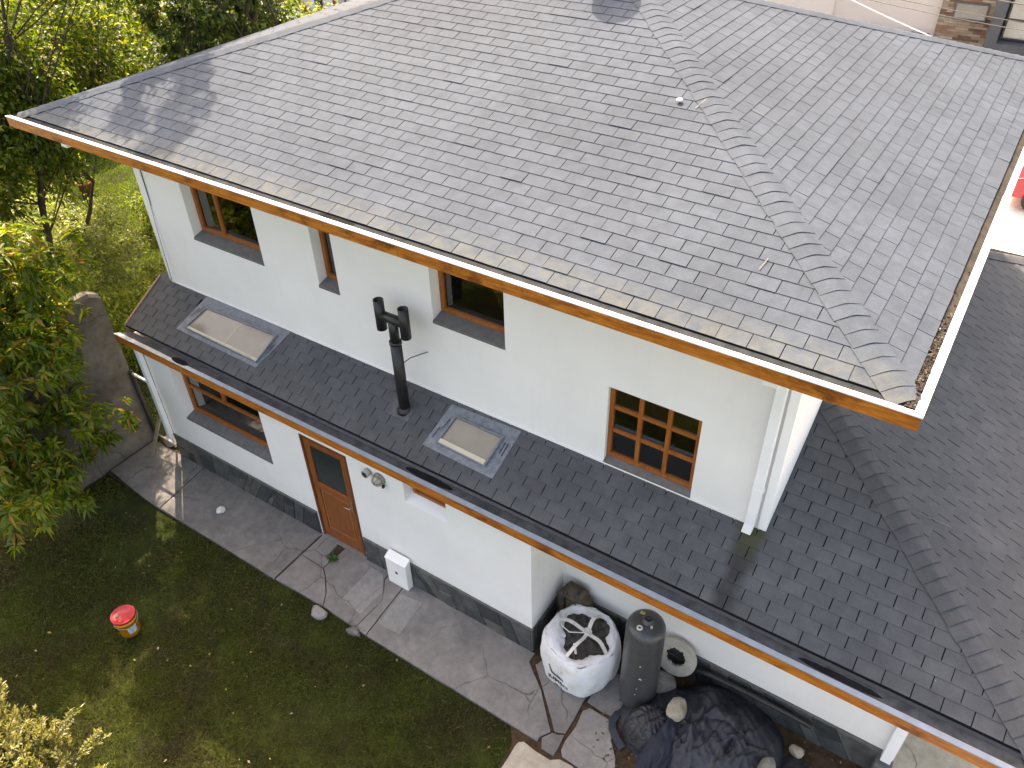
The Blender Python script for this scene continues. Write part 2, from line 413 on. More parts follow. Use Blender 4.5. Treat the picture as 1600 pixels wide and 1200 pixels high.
def wall_panel(name, axis, u0, u1, z0, z1, p, th, holes, mat, parent=house):
    """axis 'x': wall in plane y=p, thickness towards +y; holes (u0,u1,z0,z1)"""
    us = sorted({u0, u1, *[h[0] for h in holes], *[h[1] for h in holes]})
    zs = sorted({z0, z1, *[h[2] for h in holes], *[h[3] for h in holes]})
    mb = MB()
    P = (lambda u, d, z: (u, p + d, z)) if axis == 'x' else (lambda u, d, z: (p + d, u, z))
    inh = lambda u, z: any(h[0] < u < h[1] and h[2] < z < h[3] for h in holes)
    for i in range(len(us) - 1):
        for j in range(len(zs) - 1):
            a, b, c, d = us[i], us[i + 1], zs[j], zs[j + 1]
            if inh((a + b) / 2, (c + d) / 2): continue
            mb.add([P(a, 0, c), P(b, 0, c), P(b, 0, d), P(a, 0, d)], [(0, 1, 2, 3)])
            mb.add([P(a, th, c), P(b, th, c), P(b, th, d), P(a, th, d)], [(3, 2, 1, 0)])
    for a, b, c, d in list(holes) + [(u0, u1, z0, z1)]:
        for q in ([(a, c), (a, d)], [(b, c), (b, d)], [(a, c), (b, c)], [(a, d), (b, d)]):
            (ua, za), (ub, zb) = q
            mb.add([P(ua, 0, za), P(ub, 0, zb), P(ub, th, zb), P(ua, th, za)], [(0, 1, 2, 3)])
    return mb.build(name, mat, parent)

W1 = (-2.37, -.96, 4.07, 5.2); W2 = (.06, .415, 4.06, 5.2); W3 = (1.93, 2.95, 4.175, 5.2); W4 = (4.265, 5.32, 3.085, 4.165)
uw = wall_panel('upper_wall', 'x', WL, WR, 2.6, H - .16, U, .30, [W1, W2, W3, W4], STUCCO)
box('side_wall', (WR - .30, WR + .003, U + .004, 7.85, 2.4, H - .16), STUCCO_SIDE, house)
box('side_wall', (WL - .002, WL + .28, U + .004, 7.85, 0, H - .16), STUCCO, house)
box('rear_wall', (WL + .28, WR - .3, 7.6, 7.84, 0, H - .16), STUCCO, house)
LWX0, XJ, YR = -3.345, 3.80, .79
WLW = (-2.735, -.785, 1.12, 2.135); DOOR = (-.005, .875, -.05, 2.09); NICHE = (1.86, 2.545, 1.78, 2.20)
wall_panel('lower_wall', 'x', LWX0, XJ, -.05, 2.42, 0, .28, [WLW, DOOR, NICHE], STUCCO)
box('return_wall', (XJ - .28, XJ, .281, YR - .001, -.05, 2.42), STUCCO, house)
box('recessed_wall', (XJ, 8.15, YR, YR + .25, -.05, 2.5), STUCCO, house)
box('recessed_wall_end', (7.9, 8.152, YR + .251, 7.5, -.05, 2.6), STUCCO, house)
v = []
for x in (LWX0 - .001, LWX0 + .27):
    for y in (.281, U + .2): v += [(x, y, -.05), (x, y, Z1 + LS * (min(y, U) - U) - .05)]
mk('end_wall', v, [(0, 1, 3, 2), (4, 6, 7, 5), (0, 4, 5, 1), (2, 3, 7, 6), (1, 5, 7, 3), (0, 2, 6, 4)], STUCCO, house)
# dark rooms behind the windows
box('room', (WL + .3, WR - .32, U + 1.5, U + 1.6, 2.6, 5.6), ROOM, house)
box('floor', (WL + .3, WR - .32, U + .31, U + 1.5, 2.85, 2.9), ROOM, house)
box('room', (LWX0 + .3, XJ - .3, 1.35, 1.45, 0, 2.5), ROOM, house)
box('floor', (LWX0 + .3, XJ - .3, .3, 1.35, 0.0, .05), ROOM, house)
box('ceiling', (WL + .3, WR - .32, U + .31, U + 1.5, 5.45, 5.5), ROOM, house)

def window(b, yw, recess, vs_, hs, label, fr=.055, sash=None, sill=True, parent=house, sl=.05):
    x0, x1, z0, z1 = b; yf = yw + recess
    mb = MB(); d = .07
    zb = z0 + (sl if sill else 0)
    mb.box(x0, x0 + fr, yf, yf + d, zb, z1); mb.box(x1 - fr, x1, yf, yf + d, zb, z1)
    mb.box(x0 + fr, x1 - fr, yf + .001, yf + d, zb, zb + fr); mb.box(x0 + fr, x1 - fr, yf + .001, yf + d, z1 - fr, z1)
    w = mb.build('window', FRAME_W, parent, bevel=.004); tag(w, label)
    for (xm, za, zc) in vs_: box('mullion', (xm - .024, xm + .024, yf + .006, yf + d - .01, za + .001, zc - .001), FRAME_W, w, .004)
    for (zm, xa, xc) in hs: box('glazing_bar', (xa + .001, xc - .001, yf + .010, yf + d - .013, zm - .022, zm + .022), FRAME_W, w, .004)
    box('pane', (x0 + fr * .6, x1 - fr * .6, yf + .035, yf + .039, zb + fr * .6, z1 - fr * .6), GLASS, w)
    if sill:
        v = [(x0 - .001, yw - .012, z0 - .035), (x1 + .001, yw - .012, z0 - .035), (x1 + .001, yf + .05, z0 - .035), (x0 - .001, yf + .05, z0 - .035),
             (x0 - .001, yw - .012, z0 + .004), (x1 + .001, yw - .012, z0 + .004), (x1 + .001, yf + .05, z0 + sl + .012), (x0 - .001, yf + .05, z0 + sl + .012)]
        mk('sill', v, [(0, 3, 2, 1), (4, 5, 6, 7), (0, 1, 5, 4), (1, 2, 6, 5), (2, 3, 7, 6), (3, 0, 4, 7)], SILL, w)
    return w
w1 = window(W1, U, .15, [(-1.90, W1[2] + .1, W1[3] - .05)], [], 'upper window nearest the left corner with one narrow and one wide light')
window(W2, U, .15, [], [], 'narrow slit window in the upper wall')
window(W3, U, .16, [], [], 'single light upper window beside the black flue')
z_ = W4[2] + .05
w4 = window(W4, U, .05, [(4.30 + .33, z_ + .05, W4[3] - .05), (4.30 + .66, z_ + .05, W4[3] - .05)],
       [(z_ + .39, W4[0] + .05, W4[1] - .05), (z_ + .72, W4[0] + .05, W4[1] - .05)], 'nine-pane casement window in the upper wall', .05)
wl = window(WLW, 0, .15, [(-1.83, 1.72, WLW[3] - .05)], [(1.69, WLW[0] + .05, WLW[1] - .05)], 'wide ground floor window with curtains behind')
window((1.90, 2.48, 1.862, 2.19), 0, .125, [], [], 'tiny window at the back of a deep white niche', .045, None, False)
mk('niche_sill', [(1.86, -.001, 1.781), (2.545, -.001, 1.781), (2.545, .2, 1.90), (1.86, .2, 1.90), (1.86, .2, 1.78), (2.545, .2, 1.78)],
   [(0, 1, 2, 3), (0, 3, 4), (1, 5, 2)], STUCCO, house)
# curtains behind the wide ground floor window
def curtain(x0, x1, z0, z1, y, parent):
    v = []; f = []; n = 40
    for i in range(n + 1):
        x = x0 + (x1 - x0) * i / n; yy = y + .03 * math.sin(i * 1.3) + .01 * math.sin(i * 3.1)
        v += [(x, yy, z0), (x, yy, z1)]
    for i in range(n): f.append((2 * i, 2 * i + 2, 2 * i + 3, 2 * i + 1))
    return mk('curtain', v, f, CURTAIN, parent, True)
curtain(-2.62, -1.95, 1.19, 2.2, .245, wl); curtain(-1.2, -.84, 1.19, 2.2, .245, wl)
box('inner_sill', (-2.7, -.82, .235, .62, 1.10, 1.14), mat_plain('pale_inner_sill', (.30, .28, .23), .6, .2, 8), wl)
curtain(-2.3, -1.95, 4.1, 5.2, U + .42, w1)
box('books', (-2.28, -1.98, U + .30, U + .44, 4.12, 4.3), mat_plain('yellow_paper', (.55, .33, .03), .6), w1)

# door
dr = MB(); x0, x1, z0, z1 = 0.0, .87, .012, 2.085
fr = MB().box(x0, x0 + .035, -.008, .09, z0, z1).box(x1 - .035, x1, -.008, .09, z0, z1).box(x0 + .035, x1 - .035, -.007, .09, z1 - .035, z1)
door = fr.build('door', mat_wood('door_frame_timber', (.20, .06, .018), (.09, .025, .008), 'z', .5, False), house, bevel=.004); tag(door, 'brown timber back door with a glazed upper half')
a, b = x0 + .036, x1 - .036
st = MB().box(a, a + .11, .012, .05, z0, z1 - .037).box(b - .11, b, .012, .05, z0, z1 - .037)
st.box(a + .11, b - .11, .013, .05, z1 - .037 - .12, z1 - .037).box(a + .11, b - .11, .013, .05, z0, z0 + .19).box(a + .11, b - .11, .013, .05, 1.06, 1.19)
st.build('door_stile', DOOR_W, door, bevel=.004)
box('panel', (a + .11, b - .11, .028, .045, z0 + .19, 1.06), DOOR_W, door)
tr = MB().box(a + .13, b - .13, .02, .03, z0 + .205, z0 + .225).box(a + .13, b - .13, .02, .03, 1.025, 1.045)
tr.box(a + .13, a + .15, .02, .03, z0 + .226, 1.024).box(b - .15, b - .13, .02, .03, z0 + .226, 1.024)
tr.build('moulding', mat_wood('door_moulding', (.42, .17, .06), (.25, .08, .03), 'x', .4, False), door)
box('bead', (a + .11, b - .11, .008, .028, 1.175, 1.20), FRAME_W, door)
box('pane', (a + .11, b - .11, .03, .035, 1.19, z1 - .157), mat_plain('reeded_glass', (.02, .028, .026), .18, .3, 30, .6), door)
BRASS = mat_plain('worn_brass', (.42, .36, .25), .35, .2, 20, .5, .8)
box('handle_plate', (b - .085, b - .04, .002, .012, .92, 1.12), BRASS, door, .003)
MB().tube([(b - .06, .005, 1.03), (b - .06, -.045, 1.03), (b - .10, -.052, 1.03), (b - .17, -.05, 1.028)], .010, 8).build('handle', BRASS, door, True)
box('threshold', (-.02, .89, -.04, .1, -.04, .010), CONC, door)

# plinth of dark slate pieces
def plinth(x0, x1, y, zt, side=None):
    yb = y - .012
    base = MB().box(x0, x1, yb, y - .001, -.04, zt).build('plinth', MORTAR, house)
    xb = xt = x0
    while xb < x1 - .02:
        w = rng.uniform(.12, .36); nb, nt = xb + w, xt + w + rng.uniform(-.12, .12)
        nt = max(nt, xt + .05)
        if x1 - max(nb, nt) < .16: nb = nt = x1
        mid = rng.random() < .6
        hL, hR = zt * rng.uniform(.3, .7), zt * rng.uniform(.3, .7)
        lx = lambda z: xb + (xt - xb) * (z + .03) / (zt + .02)
        rx = lambda z: nb + (nt - nb) * (z + .03) / (zt + .02)
        cells = [[(lx(-.03), -.03), (rx(-.03), -.03), (rx(zt - .01), zt - .01), (lx(zt - .01), zt - .01)]]
        if mid: cells = [[(lx(-.03), -.03), (rx(-.03), -.03), (rx(hR), hR), (lx(hL), hL)], [(lx(hL), hL), (rx(hR), hR), (rx(zt - .01), zt - .01), (lx(zt - .01), zt - .01)]]
        for c in cells:
            cx, cz = sum(p[0] for p in c) / 4, sum(p[1] for p in c) / 4; d = rng.uniform(.008, .024)
            ins = lambda p, k: (p[0] + (cx - p[0]) * k, p[1] + (cz - p[1]) * k)
            o4 = [ins(p, .045) for p in c]; i4 = [ins(p, .10) for p in c]
            v = [(p[0], yb, p[1]) for p in o4] + [(p[0], yb - d + rng.uniform(-.004, .004), p[1]) for p in i4]
            mk('stone', v, [(4, 5, 6, 7), (0, 1, 5, 4), (1, 2, 6, 5), (2, 3, 7, 6), (3, 0, 4, 7)], SLATE, base)
        xb, xt = nb, nt
    return base
plinth(LWX0, -.03, 0, .47); plinth(.90, XJ, 0, .47); plinth(XJ + .03, 8.05, YR, .47)
pb = box('plinth', (XJ + .001, XJ + .012, -.012, YR - .001, -.04, .47), MORTAR, house)
for k in range(4):
    ya = -.01 + k * .2
    mk('stone', [(XJ + .012, ya, -.02), (XJ + .012, ya + .19, -.02), (XJ + .012, ya + .185, .455), (XJ + .012, ya + .005, .455),
                 (XJ + .028, ya + .01, -.02), (XJ + .028, ya + .18, -.02), (XJ + .028, ya + .18, .445), (XJ + .028, ya + .01, .445)],
       [(4, 5, 6, 7), (0, 1, 5, 4), (1, 2, 6, 5), (2, 3, 7, 6), (3, 0, 4, 7)], SLATE, pb)
MB().prism([(LWX0 - .002, -.028), (-.03, -.028), (-.03, -.001), (LWX0 - .002, -.001)], .468, .482).build('plinth_cap', MORTAR, house)
MB().prism([(.90, -.028), (XJ + .025, -.028), (XJ + .025, -.001), (.90, -.001)], .468, .482).build('plinth_cap', MORTAR, house)
MB().prism([(XJ + .03, YR - .03), (8.05, YR - .03), (8.05, YR - .001), (XJ + .03, YR - .001)], .468, .482).build('plinth_cap', MORTAR, house)

# ---- roof decks
I_ = .12
AX, AY = 2.295, 4.728
AZ = H + MS * (XR - I_ - AX)
LXA = XL + I_ + (AY - (YE + I_))
E0 = .0
fl, frr, bl, br = (XL + I_, YE + I_, H), (XR - I_, YE + I_, H), (XL + I_, YB - I_, H), (XR - I_, YB - I_, H)
ap_r, ap_l = (AX, AY, AZ), (LXA, AY, AZ)
dn = lambda p, d=.012: (p[0], p[1], p[2] - d)
deck = mk('upper_roof', [dn(p) for p in (fl, frr, br, bl, ap_l, ap_r)], [(0, 1, 5, 4), (1, 2, 5), (2, 3, 4, 5), (3, 0, 4)], DECK, house)
tag(deck, 'hipped upper roof of pale grey square-cut shingles')
box('soffit', (XL + .04, XR - .04, YE + .04, YB - .04, H - .16, H - .14), STUCCO, house)
# lower roof
yl = lambda z: U + (z - Z1) / LS
ZE = Z1 + LS * (.012 - U)
XE = 6.318 + (3.805 - ZE) / RS
ztop = 3.805 - RS * (WR - 6.318); yt = yl(ztop)
c_front = (XE, .012, ZE); hip_t = (WR, yt, ztop)
YBK = 9.28; hip_b = (WR, 6.33, ztop); c_back = (XE, YBK, ZE)
ld = mk('lower_roof', [dn(p) for p in ((-3.60, .012, ZE), c_front, hip_t, (WR, U, Z1), (-3.60, U, Z1), c_back, hip_b, (WR - .2, YBK, ZE), (WR - .2, 6.33, ztop))],
        [(0, 1, 3, 4), (1, 2, 3), (1, 5, 6, 2), (5, 7, 8, 6)], DECK, house)
tag(ld, 'dark grey shingled lower roof wrapping the ground floor')

# ---- shingles
def clip(poly, a, b, c):     # keep a*x+b*y<=c
    out = []
    for i, p in enumerate(poly):
        q = poly[(i + 1) % len(poly)]
        fp, fq = a * p[0] + b * p[1] - c, a * q[0] + b * q[1] - c
        if fp <= 0: out.append(p)
        if fp * fq < 0:
            s = fp / (fp - fq); out.append((p[0] + (q[0] - p[0]) * s, p[1] + (q[1] - p[1]) * s))
    return out
def proj(P):
    d = Vector(P) - CAM; z = d.dot(c_f)
    if z < .1: return None
    return (800 + FPX * d.dot(c_r2) / z, 600 - FPX * d.dot(c_u2) / z)
TABS = []     # (screen area, frame, poly, matkey)
def shingle_face(O, A, B, tab, course, slot0, n, halfplanes, key, cap=0, merge=0, gap=.0068, mask=None, ab=None, extra=None):
    """O eave origin, A along the eave, B up the slope (unit); courses k=0..n"""
    O, A, B = Vector(O), Vector(A).normalized(), Vector(B).normalized(); N = A.cross(B)
    if N.z < 0: N = -N
    for k in range(n):
        b0 = k * course + .018; b1 = b0 + course * 1.14
        off = slot0 + (k % 2) * tab / 2 + rng.uniform(-.006, .006)
        i0 = int(math.floor((ab[0] - off) / tab)) - 1; i1 = int(math.ceil((ab[1] - off) / tab)) + 1
        i = i0
        while i <= i1:
            wid = 1
            if merge and (i + k // 2 * 3 + (k % 2)) % 8 == 0 and rng.random() < merge: wid = 2
            a0 = off + i * tab + gap / 2 + rng.uniform(-.0015, .0015); a1 = off + (i + wid) * tab - gap / 2 + rng.uniform(-.0015, .0015)
            i += wid
            dj = rng.uniform(-.002, .002)
            poly = [(a0, b0 + dj + rng.uniform(-.0012, .0012)), (a1, b0 + dj + rng.uniform(-.0012, .0012)), (a1, b1), (a0, b1)]
            full = True
            for h in (halfplanes + (extra(b0) if extra else [])):
                q = clip(poly, *h)
                if len(q) != 4 or any(abs(x[0] - y[0]) + abs(x[1] - y[1]) > 1e-6 for x, y in zip(q, poly)): full = False
                poly = q
                if len(poly) < 3: break
            if len(poly) < 3: continue
            ctr = sum((Vector(O + A * p[0] + B * p[1]) for p in poly), Vector()) / len(poly)
            if mask and mask(ctr): continue

            lift = .007 + (rng.uniform(0, .006) if rng.random() < .045 else rng.uniform(-.001, .001))
            verts = []
            for p in poly: verts.append((p[0], p[1], max(.0008, lift * (1 - (p[1] - b0) / (b1 - b0)) + .0006)))
            pp = [proj(O + A * v[0] + B * v[1]) for v in verts]
            area = 0
            if all(pp):
                inside = [0 <= x <= 1600 and 0 <= y <= 1200 for x, y in pp]
                if all(inside):
                    area = abs(sum(pp[j][0] * pp[(j + 1) % len(pp)][1] - pp[(j + 1) % len(pp)][0] * pp[j][1] for j in range(len(pp)))) / 2
            TABS.append((area, O, A, B, N, verts, key))
# upper roof
nf = math.hypot(1, MS)
CM = .1475 * nf; TM = .2605
hp = lambda: None
LEN = XR - XL - 2 * I_
# front: a=x from fl, b along slope (plan b/nf)
shingle_face(fl, (1, 0, 0), (0, 1, MS), TM, CM, (.862 - fl[0]) % TM, 34,
             [(-1, 1 / nf, 0.0), (1, 1 / nf, LEN), (0, 1, (AY - fl[1]) * nf)], 'm', ab=(0, LEN))
LR = br[1] - frr[1]
sb = (br[1] - AY) / (br[0] - AX)           # back hip plan slope
kx = (br[0] - AX)
shingle_face(frr, (0, 1, 0), (-1, 0, MS), .254, .1395 * nf, .905 % .254, 36,
             [(-1, (AY - frr[1]) / kx / nf, 0.0), (1, sb / nf, LR)], 'm', merge=.75, ab=(0, LR))
shingle_face((fl[0], fl[1], H), (0, 1, 0), (1, 0, MS), TM, CM, .1, 34, [(-1, 1 / nf, 0.), (1, (bl[1] - AY) / (LXA - fl[0]) / nf, LR), (0, 1, (LXA - fl[0]) * nf)], 'm', ab=(0, LR))
# lower roof
ns = math.hypot(1, LS); nrs = math.hypot(1, RS)
CL = .1225 * ns; TL = .258
SKY1 = [(-2.62, .262), (-.90, .235), (-.71, .82), (-2.47, .83)]
def in_sky(c):
    return (-2.44 < c.x < -.90 and .30 < c.y < .76) or (2.27 < c.x < 2.99 and .31 < c.y < .70)
xlo = -3.60
hx = (XE - WR) / (yt - .012)
shingle_face((xlo, .012, ZE), (1, 0, 0), (0, 1, LS), TL, CL, (6.346 - xlo) % TL, 20,
             [(-1, 0, 0), (1, hx / ns, XE - xlo)], 'l', gap=.010,
             mask=lambda c: in_sky(c) or c.y > yt, ab=(0, XE - xlo), extra=lambda b0: [(-1, 0, -(WR - xlo))] if b0 / ns + .012 > U - .03 else [])
shingle_face(c_front, (0, 1, 0), (-1, 0, RS), .256, .143 * nrs, (2.198 - .012) % .256, 21,
             [(-1, (yt - .012) / (XE - WR) / nrs, 0.0), (1, (YBK - 6.33) / (XE - WR) / nrs, YBK - .012)], 'l', gap=.010, ab=(0, YBK))
TABS.sort(key=lambda t: -t[0])
MATK = {'m': SH_MAIN, 'l': SH_LOW}; PARK = {'m': deck, 'l': ld}
def tab_mesh(verts):
    n = len(verts); v = list(verts) + [(x, y, z - .007) for x, y, z in verts]
    return v, [list(range(n))] + [(i, n + i, n + (i + 1) % n, (i + 1) % n) for i in range(n)]
for area, O, A, B, N, verts, key in TABS[:300]:
    ox, oy = verts[0][0], verts[0][1]
    v, f = tab_mesh([(x - ox, y - oy, z) for x, y, z in verts])
    flip = A.cross(B).z < 0
    if flip: f = [q[::-1] for q in f]
    o = mk('shingle', v, f, MATK[key], None)
    M_ = Matrix.Identity(4); P0 = O + A * ox + B * oy
    for i in range(3): M_[i][0], M_[i][1], M_[i][2], M_[i][3] = A[i], B[i], N[i], P0[i]
    o.matrix_world = M_
    o.parent = PARK[key]
mb = MB(); mi = []
for area, O, A, B, N, verts, key in TABS[300:]:
    v, f = tab_mesh(verts)
    if A.cross(B).z < 0: f = [q[::-1] for q in f]
    mb.add([O + A * x + B * y + N * z for x, y, z in v], f); mi += [0 if key == 'm' else 1] * len(f)
o = mb.build('shingle_courses', SH_MAIN, house); o.data.materials.append(SH_LOW)
o.data.polygons.foreach_set('material_index', mi); tag(o, kind='stuff')

def hip_caps(P0, P1, na, nb, mat, parent, w=.15, exp=.143, name='hip_cap', lf=.010):
    """caps laid from P0 (low) to P1 (high); na, nb: unit vectors down the two faces, away from the hip"""
    P0, P1 = Vector(P0), Vector(P1); d = P1 - P0; L = d.length; d.normalize()
    na, nb = Vector(na).normalized(), Vector(nb).normalized()
    up = (d.cross(na)); up = up if up.z > 0 else -up
    up2 = (d.cross(nb)); up2 = up2 if up2.z > 0 else -up2
    n = int(L / exp)
    um = (up + up2).normalized()
    for k in range(n):
        s0 = k * exp + rng.uniform(-.006, .006); s1 = s0 + exp * 1.2
        ww = w + rng.uniform(-.008, .008)
        v = []
        for s, lift in ((s0, lf + rng.uniform(-.0015, .002)), (s1, lf * .2)):
            for t_ in (-1, -.5, -.16, 0, .16, .5, 1):
                side, n_ = (na, up) if t_ < 0 else (nb, up2)
                rise = .004 * (1 - abs(t_)) ** .5
                sag = .012 * abs(t_) * (1 if s == s0 else 0)
                nn = um if abs(t_) < .2 else n_
                v.append(P0 + d * (s - sag * .0) + side * (abs(t_) * ww) + nn * (lift * (1 - .55 * abs(t_)) + .009 + rise - (.005 if t_ == 0 else 0)))
        m = 7
        v += [p - um * .005 for p in v[:m]]
        f = [(i, i + 1, m + i + 1, m + i) for i in range(m - 1)] + [(2 * m + i, 2 * m + i + 1, i + 1, i) for i in range(m - 1)]
        nrm = (v[1] - v[0]).cross(v[m] - v[0])
        if nrm.z < 0: f = [q[::-1] for q in f]
        mk(name, v, f, mat, parent, False)
# directions down each face from the hips, perpendicular to the hip inside each face
def perp(face_n, d, toward):
    p = Vector(face_n).cross(Vector(d)).normalized()
    return p if p.dot(Vector(toward)) > 0 else -p
nF, nRt, nL, nB = (0, -MS, 1), (MS, 0, 1), (-MS, 0, 1), (0, MS, 1)
d = Vector(ap_r) - Vector(frr); hip_caps(frr, ap_r, perp(nF, d, (-1, -1, 0)), perp(nRt, d, (1, 1, 0)), SH_MAIN, deck)
d = Vector(ap_l) - Vector(fl); hip_caps(fl, ap_l, perp(nF, d, (1, -1, 0)), perp(nL, d, (-1, 1, 0)), SH_MAIN, deck)
d = Vector(ap_r) - Vector(br); hip_caps(br, ap_r, perp(nRt, d, (1, -1, 0)), perp(nB, d, (-1, 1, 0)), SH_MAIN, deck)
hip_caps(ap_l, ap_r, (0, -1, -MS), (0, 1, -MS), SH_MAIN, deck, name='ridge_cap')
nf2, nr2, nb2 = (0, -LS, 1), (RS, 0, 1), (0, LS, 1)
d = Vector(hip_t) - Vector(c_front); hip_caps(c_front, hip_t, perp(nf2, d, (-1, -1, 0)), perp(nr2, d, (1, 1, 0)), SH_LOW, ld, lf=.024)
d = Vector(hip_b) - Vector(c_back); hip_caps(c_back, hip_b, perp(nr2, d, (1, -1, 0)), perp((0, (ztop - ZE) / (YBK - 6.33), 1), d, (-1, 1, 0)), SH_LOW, ld, lf=.024)

# ---- fascias and gutters, upper roof
def eave(name_, p, q, inward, zt, parent, cap_m, fas_m, trough_m, capw=.055, chan=.075, boards=None, depth=.125, joints=()):
    """p->q outer top edge line; inward unit vector"""
    p, q, iv = Vector((*p, 0)), Vector((*q, 0)), Vector((*inward, 0)); L = (q - p).length; d = (q - p).normalized()
    def bar(nm, s0, s1, d0, d1, z0, z1, mat, mitre=True, par=parent, bv=0):
        a0 = d0 if mitre else 0; a1 = d1 if mitre else 0
        e0 = s0 <= 0; e1 = s1 >= L
        v = []
        for z in (z0, z1):
            for (s, dd, ext) in ((s0, d0, e0), (s1, d0, e1), (s1, d1, e1), (s0, d1, e0)):
                sh = dd if ext and mitre else 0
                ss = s + sh if s == s0 else s - sh
                v.append(p + d * ss + iv * dd + Vector((0, 0, z)))
        f = [(0, 3, 2, 1), (4, 5, 6, 7), (0, 1, 5, 4), (1, 2, 6, 5), (2, 3, 7, 6), (3, 0, 4, 7)]
        if d.cross(iv).z < 0: f = [x[::-1] for x in f]
        return mk(nm, v, f, mat, par, bevel=bv)
    gt = bar('gutter', 0, L, capw, capw + chan, zt - .05, zt - .006, trough_m)
    bar('gutter_lip', 0, L, capw - .008, capw + .002, zt - .0495, zt - .0145, trough_m, par=gt)
    bar('gutter_back', 0, L, capw + chan - .004, capw + chan + .006, zt - .0495, zt - .0195, trough_m, par=gt)
    seg = [0] + list(joints) + [L]
    for i in range(len(seg) - 1):
        bar('gutter_cap', seg[i] + (0 if i == 0 else .001), seg[i + 1], 0.0, capw - rng.uniform(0, .004), zt - .014, zt - rng.uniform(0, .002), cap_m, par=gt)
    sg = [0] + list(boards or ()) + [L]
    for i in range(len(sg) - 1):
        o = bar('fascia_board', sg[i] + (0 if i == 0 else .0015), sg[i + 1] - (0 if i == len(sg) - 2 else .0015), .006 + rng.uniform(-.002, .002), .040, zt - depth - .014, zt - .0145, fas_m)
    return gt
eave('front', (XL, YE), (XR, YE), (0, 1), H, house, WHITE_METAL, FASCIA, GUTTER_DARK, joints=[2.15, 4.2, 7.9], boards=[4.62, 8.1])
gr = eave('right', (XR, YE), (XR, YB), (-1, 0), H, house, WHITE_METAL, FASCIA, GUTTER_SILT, joints=[4.0], boards=[4.2], capw=.065)
eave('left', (XL, YB), (XL, YE + .06), (1, 0), H - .06, house, WHITE_METAL, FASCIA, GUTTER_DARK, boards=[4.2])
eave('back', (XR, YB), (XL, YB), (0, -1), H, house, WHITE_METAL, FASCIA, GUTTER_DARK, boards=[5.2])
# leaf litter lying in the right gutter
def leaf_bits(name, n, fx, size, mat, parent=None, flat=.5, seed=1):
    g_ = np.random.default_rng(seed); V = []; F = []
    for i in range(n):
        x, y, z = fx(g_); a = g_.uniform(0, 6.28); s = size * g_.uniform(.6, 1.4); tl = g_.uniform(-flat, flat); t2 = g_.uniform(-flat, flat)
        ux = Vector((math.cos(a), math.sin(a), tl)) * s; uy = Vector((-math.sin(a), math.cos(a), t2)) * s * .5
        c = Vector((x, y, z)); b = len(V)
        V += [c - ux, c + uy + Vector((0, 0, s * .12)), c + ux, c - uy]; F.append((b, b + 1, b + 2, b + 3))
    return mk(name, V, F, mat, parent)
LITTER = mat_leaf('dead_leaf', [(0, (.035, .018, .010)), (.5, (.09, .05, .025)), (.85, (.16, .10, .05)), (1, (.35, .24, .10))], .15, .7)
GLIT = mat_leaf('rotten_gutter_leaf', [(0, (.008, .005, .004)), (.6, (.028, .017, .011)), (.9, (.06, .04, .025)), (1, (.22, .18, .13))], .05, .8)
o = leaf_bits('gutter_leaves', 900, lambda g_: (XR - .075 - g_.uniform(0, .06), YE + .06 + abs(g_.normal(0, .55)) % 2.2, H - .004 + g_.uniform(0, .014)), .016, GLIT, gr, .8, 3); tag(o, kind='stuff')
def gutter_strip(x0, x1, y0, y1, z, parent):
    v = []; f = []; n = 14
    for i in range(n + 1):
        x = x0 + (x1 - x0) * i / n; j = .012 * fnoise(x * 7, 1, 4); e = math.sin(math.pi * i / n) ** .4
        ym = (y0 + y1) / 2; v += [(x, ym - (ym - y0) * e + j * .3, z), (x, ym + (y1 - ym) * e + j, z + .001)]
    for i in range(n): f.append((2 * i, 2 * i + 2, 2 * i + 3, 2 * i + 1))
    return mk('dark_gutter_strip', v, f, DECK, parent)  # flat dark strip laid along the gutter
gutter_strip(1.28, 1.78, YE + .06, YE + .13, H - .0045, house)
# ---- lower eave
e_low = eave('low', (XG, YG), (XE + .19, YG), (0, 1), ZG, house, GREY_METAL, FASCIA_LOW, GUTTER_LOW, capw=.066, chan=.115, boards=[3.9, 8.6], joints=[1.15, 4.6, 9.0], depth=.14)
eave('lowright', (XE + .19, YG), (XE + .19, YBK + .2), (-1, 0), ZG, house, GREY_METAL, FASCIA_LOW, GUTTER_LOW, capw=.066, chan=.115, depth=.14)
box('soffit', (XG + .05, XE + .14, YG + .05, .8, ZG - .15, ZG - .135), STUCCO, house)
box('soffit', (8.16, XE + .14, .801, YBK, ZG - .15, ZG - .135), STUCCO, house)
gutter_strip(2.0, 2.75, YG + .075, YG + .17, ZG - .0045, house); gutter_strip(6.9, 7.7, YG + .075, YG + .15, ZG - .0045, house)
gutter_strip(-2.35, -2.0, YG + .02, YG + .12, ZG + .001, house)
LIME = mat_plain('lime_streak', (.13, .135, .135), .8, .35, 30)
def streak(P0, P1, w, nrm, parent):
    P0, P1, nn = Vector(P0), Vector(P1), Vector(nrm).normalized(); d = (P1 - P0); sd_ = d.cross(nn).normalized(); v = []; f = []
    for i in range(7):
        q = P0 + d * i / 6 + nn * .016; ww = w * (.4 + .6 * abs(math.sin(i * 2.1 + w * 90))); v += [q - sd_ * ww, q + sd_ * ww]
    for i in range(6): f.append((2 * i, 2 * i + 2, 2 * i + 3, 2 * i + 1))
    mk('lime_streak', v, f, LIME, parent)
zf = lambda y: H + MS * (y - YE - I_)
streak((4.25, 2.75, zf(2.75)), (4.20, 2.55, zf(2.55)), .006, (0, -MS, 1), deck)
streak((4.62, 2.95, H + MS * (XR - I_ - 4.62)), (4.95, 2.93, H + MS * (XR - I_ - 4.95)), .005, (MS, 0, 1), deck)
streak((5.62, .92, zf(.92)), (5.60, .78, zf(.78)), .006, (0, -MS, 1), deck)
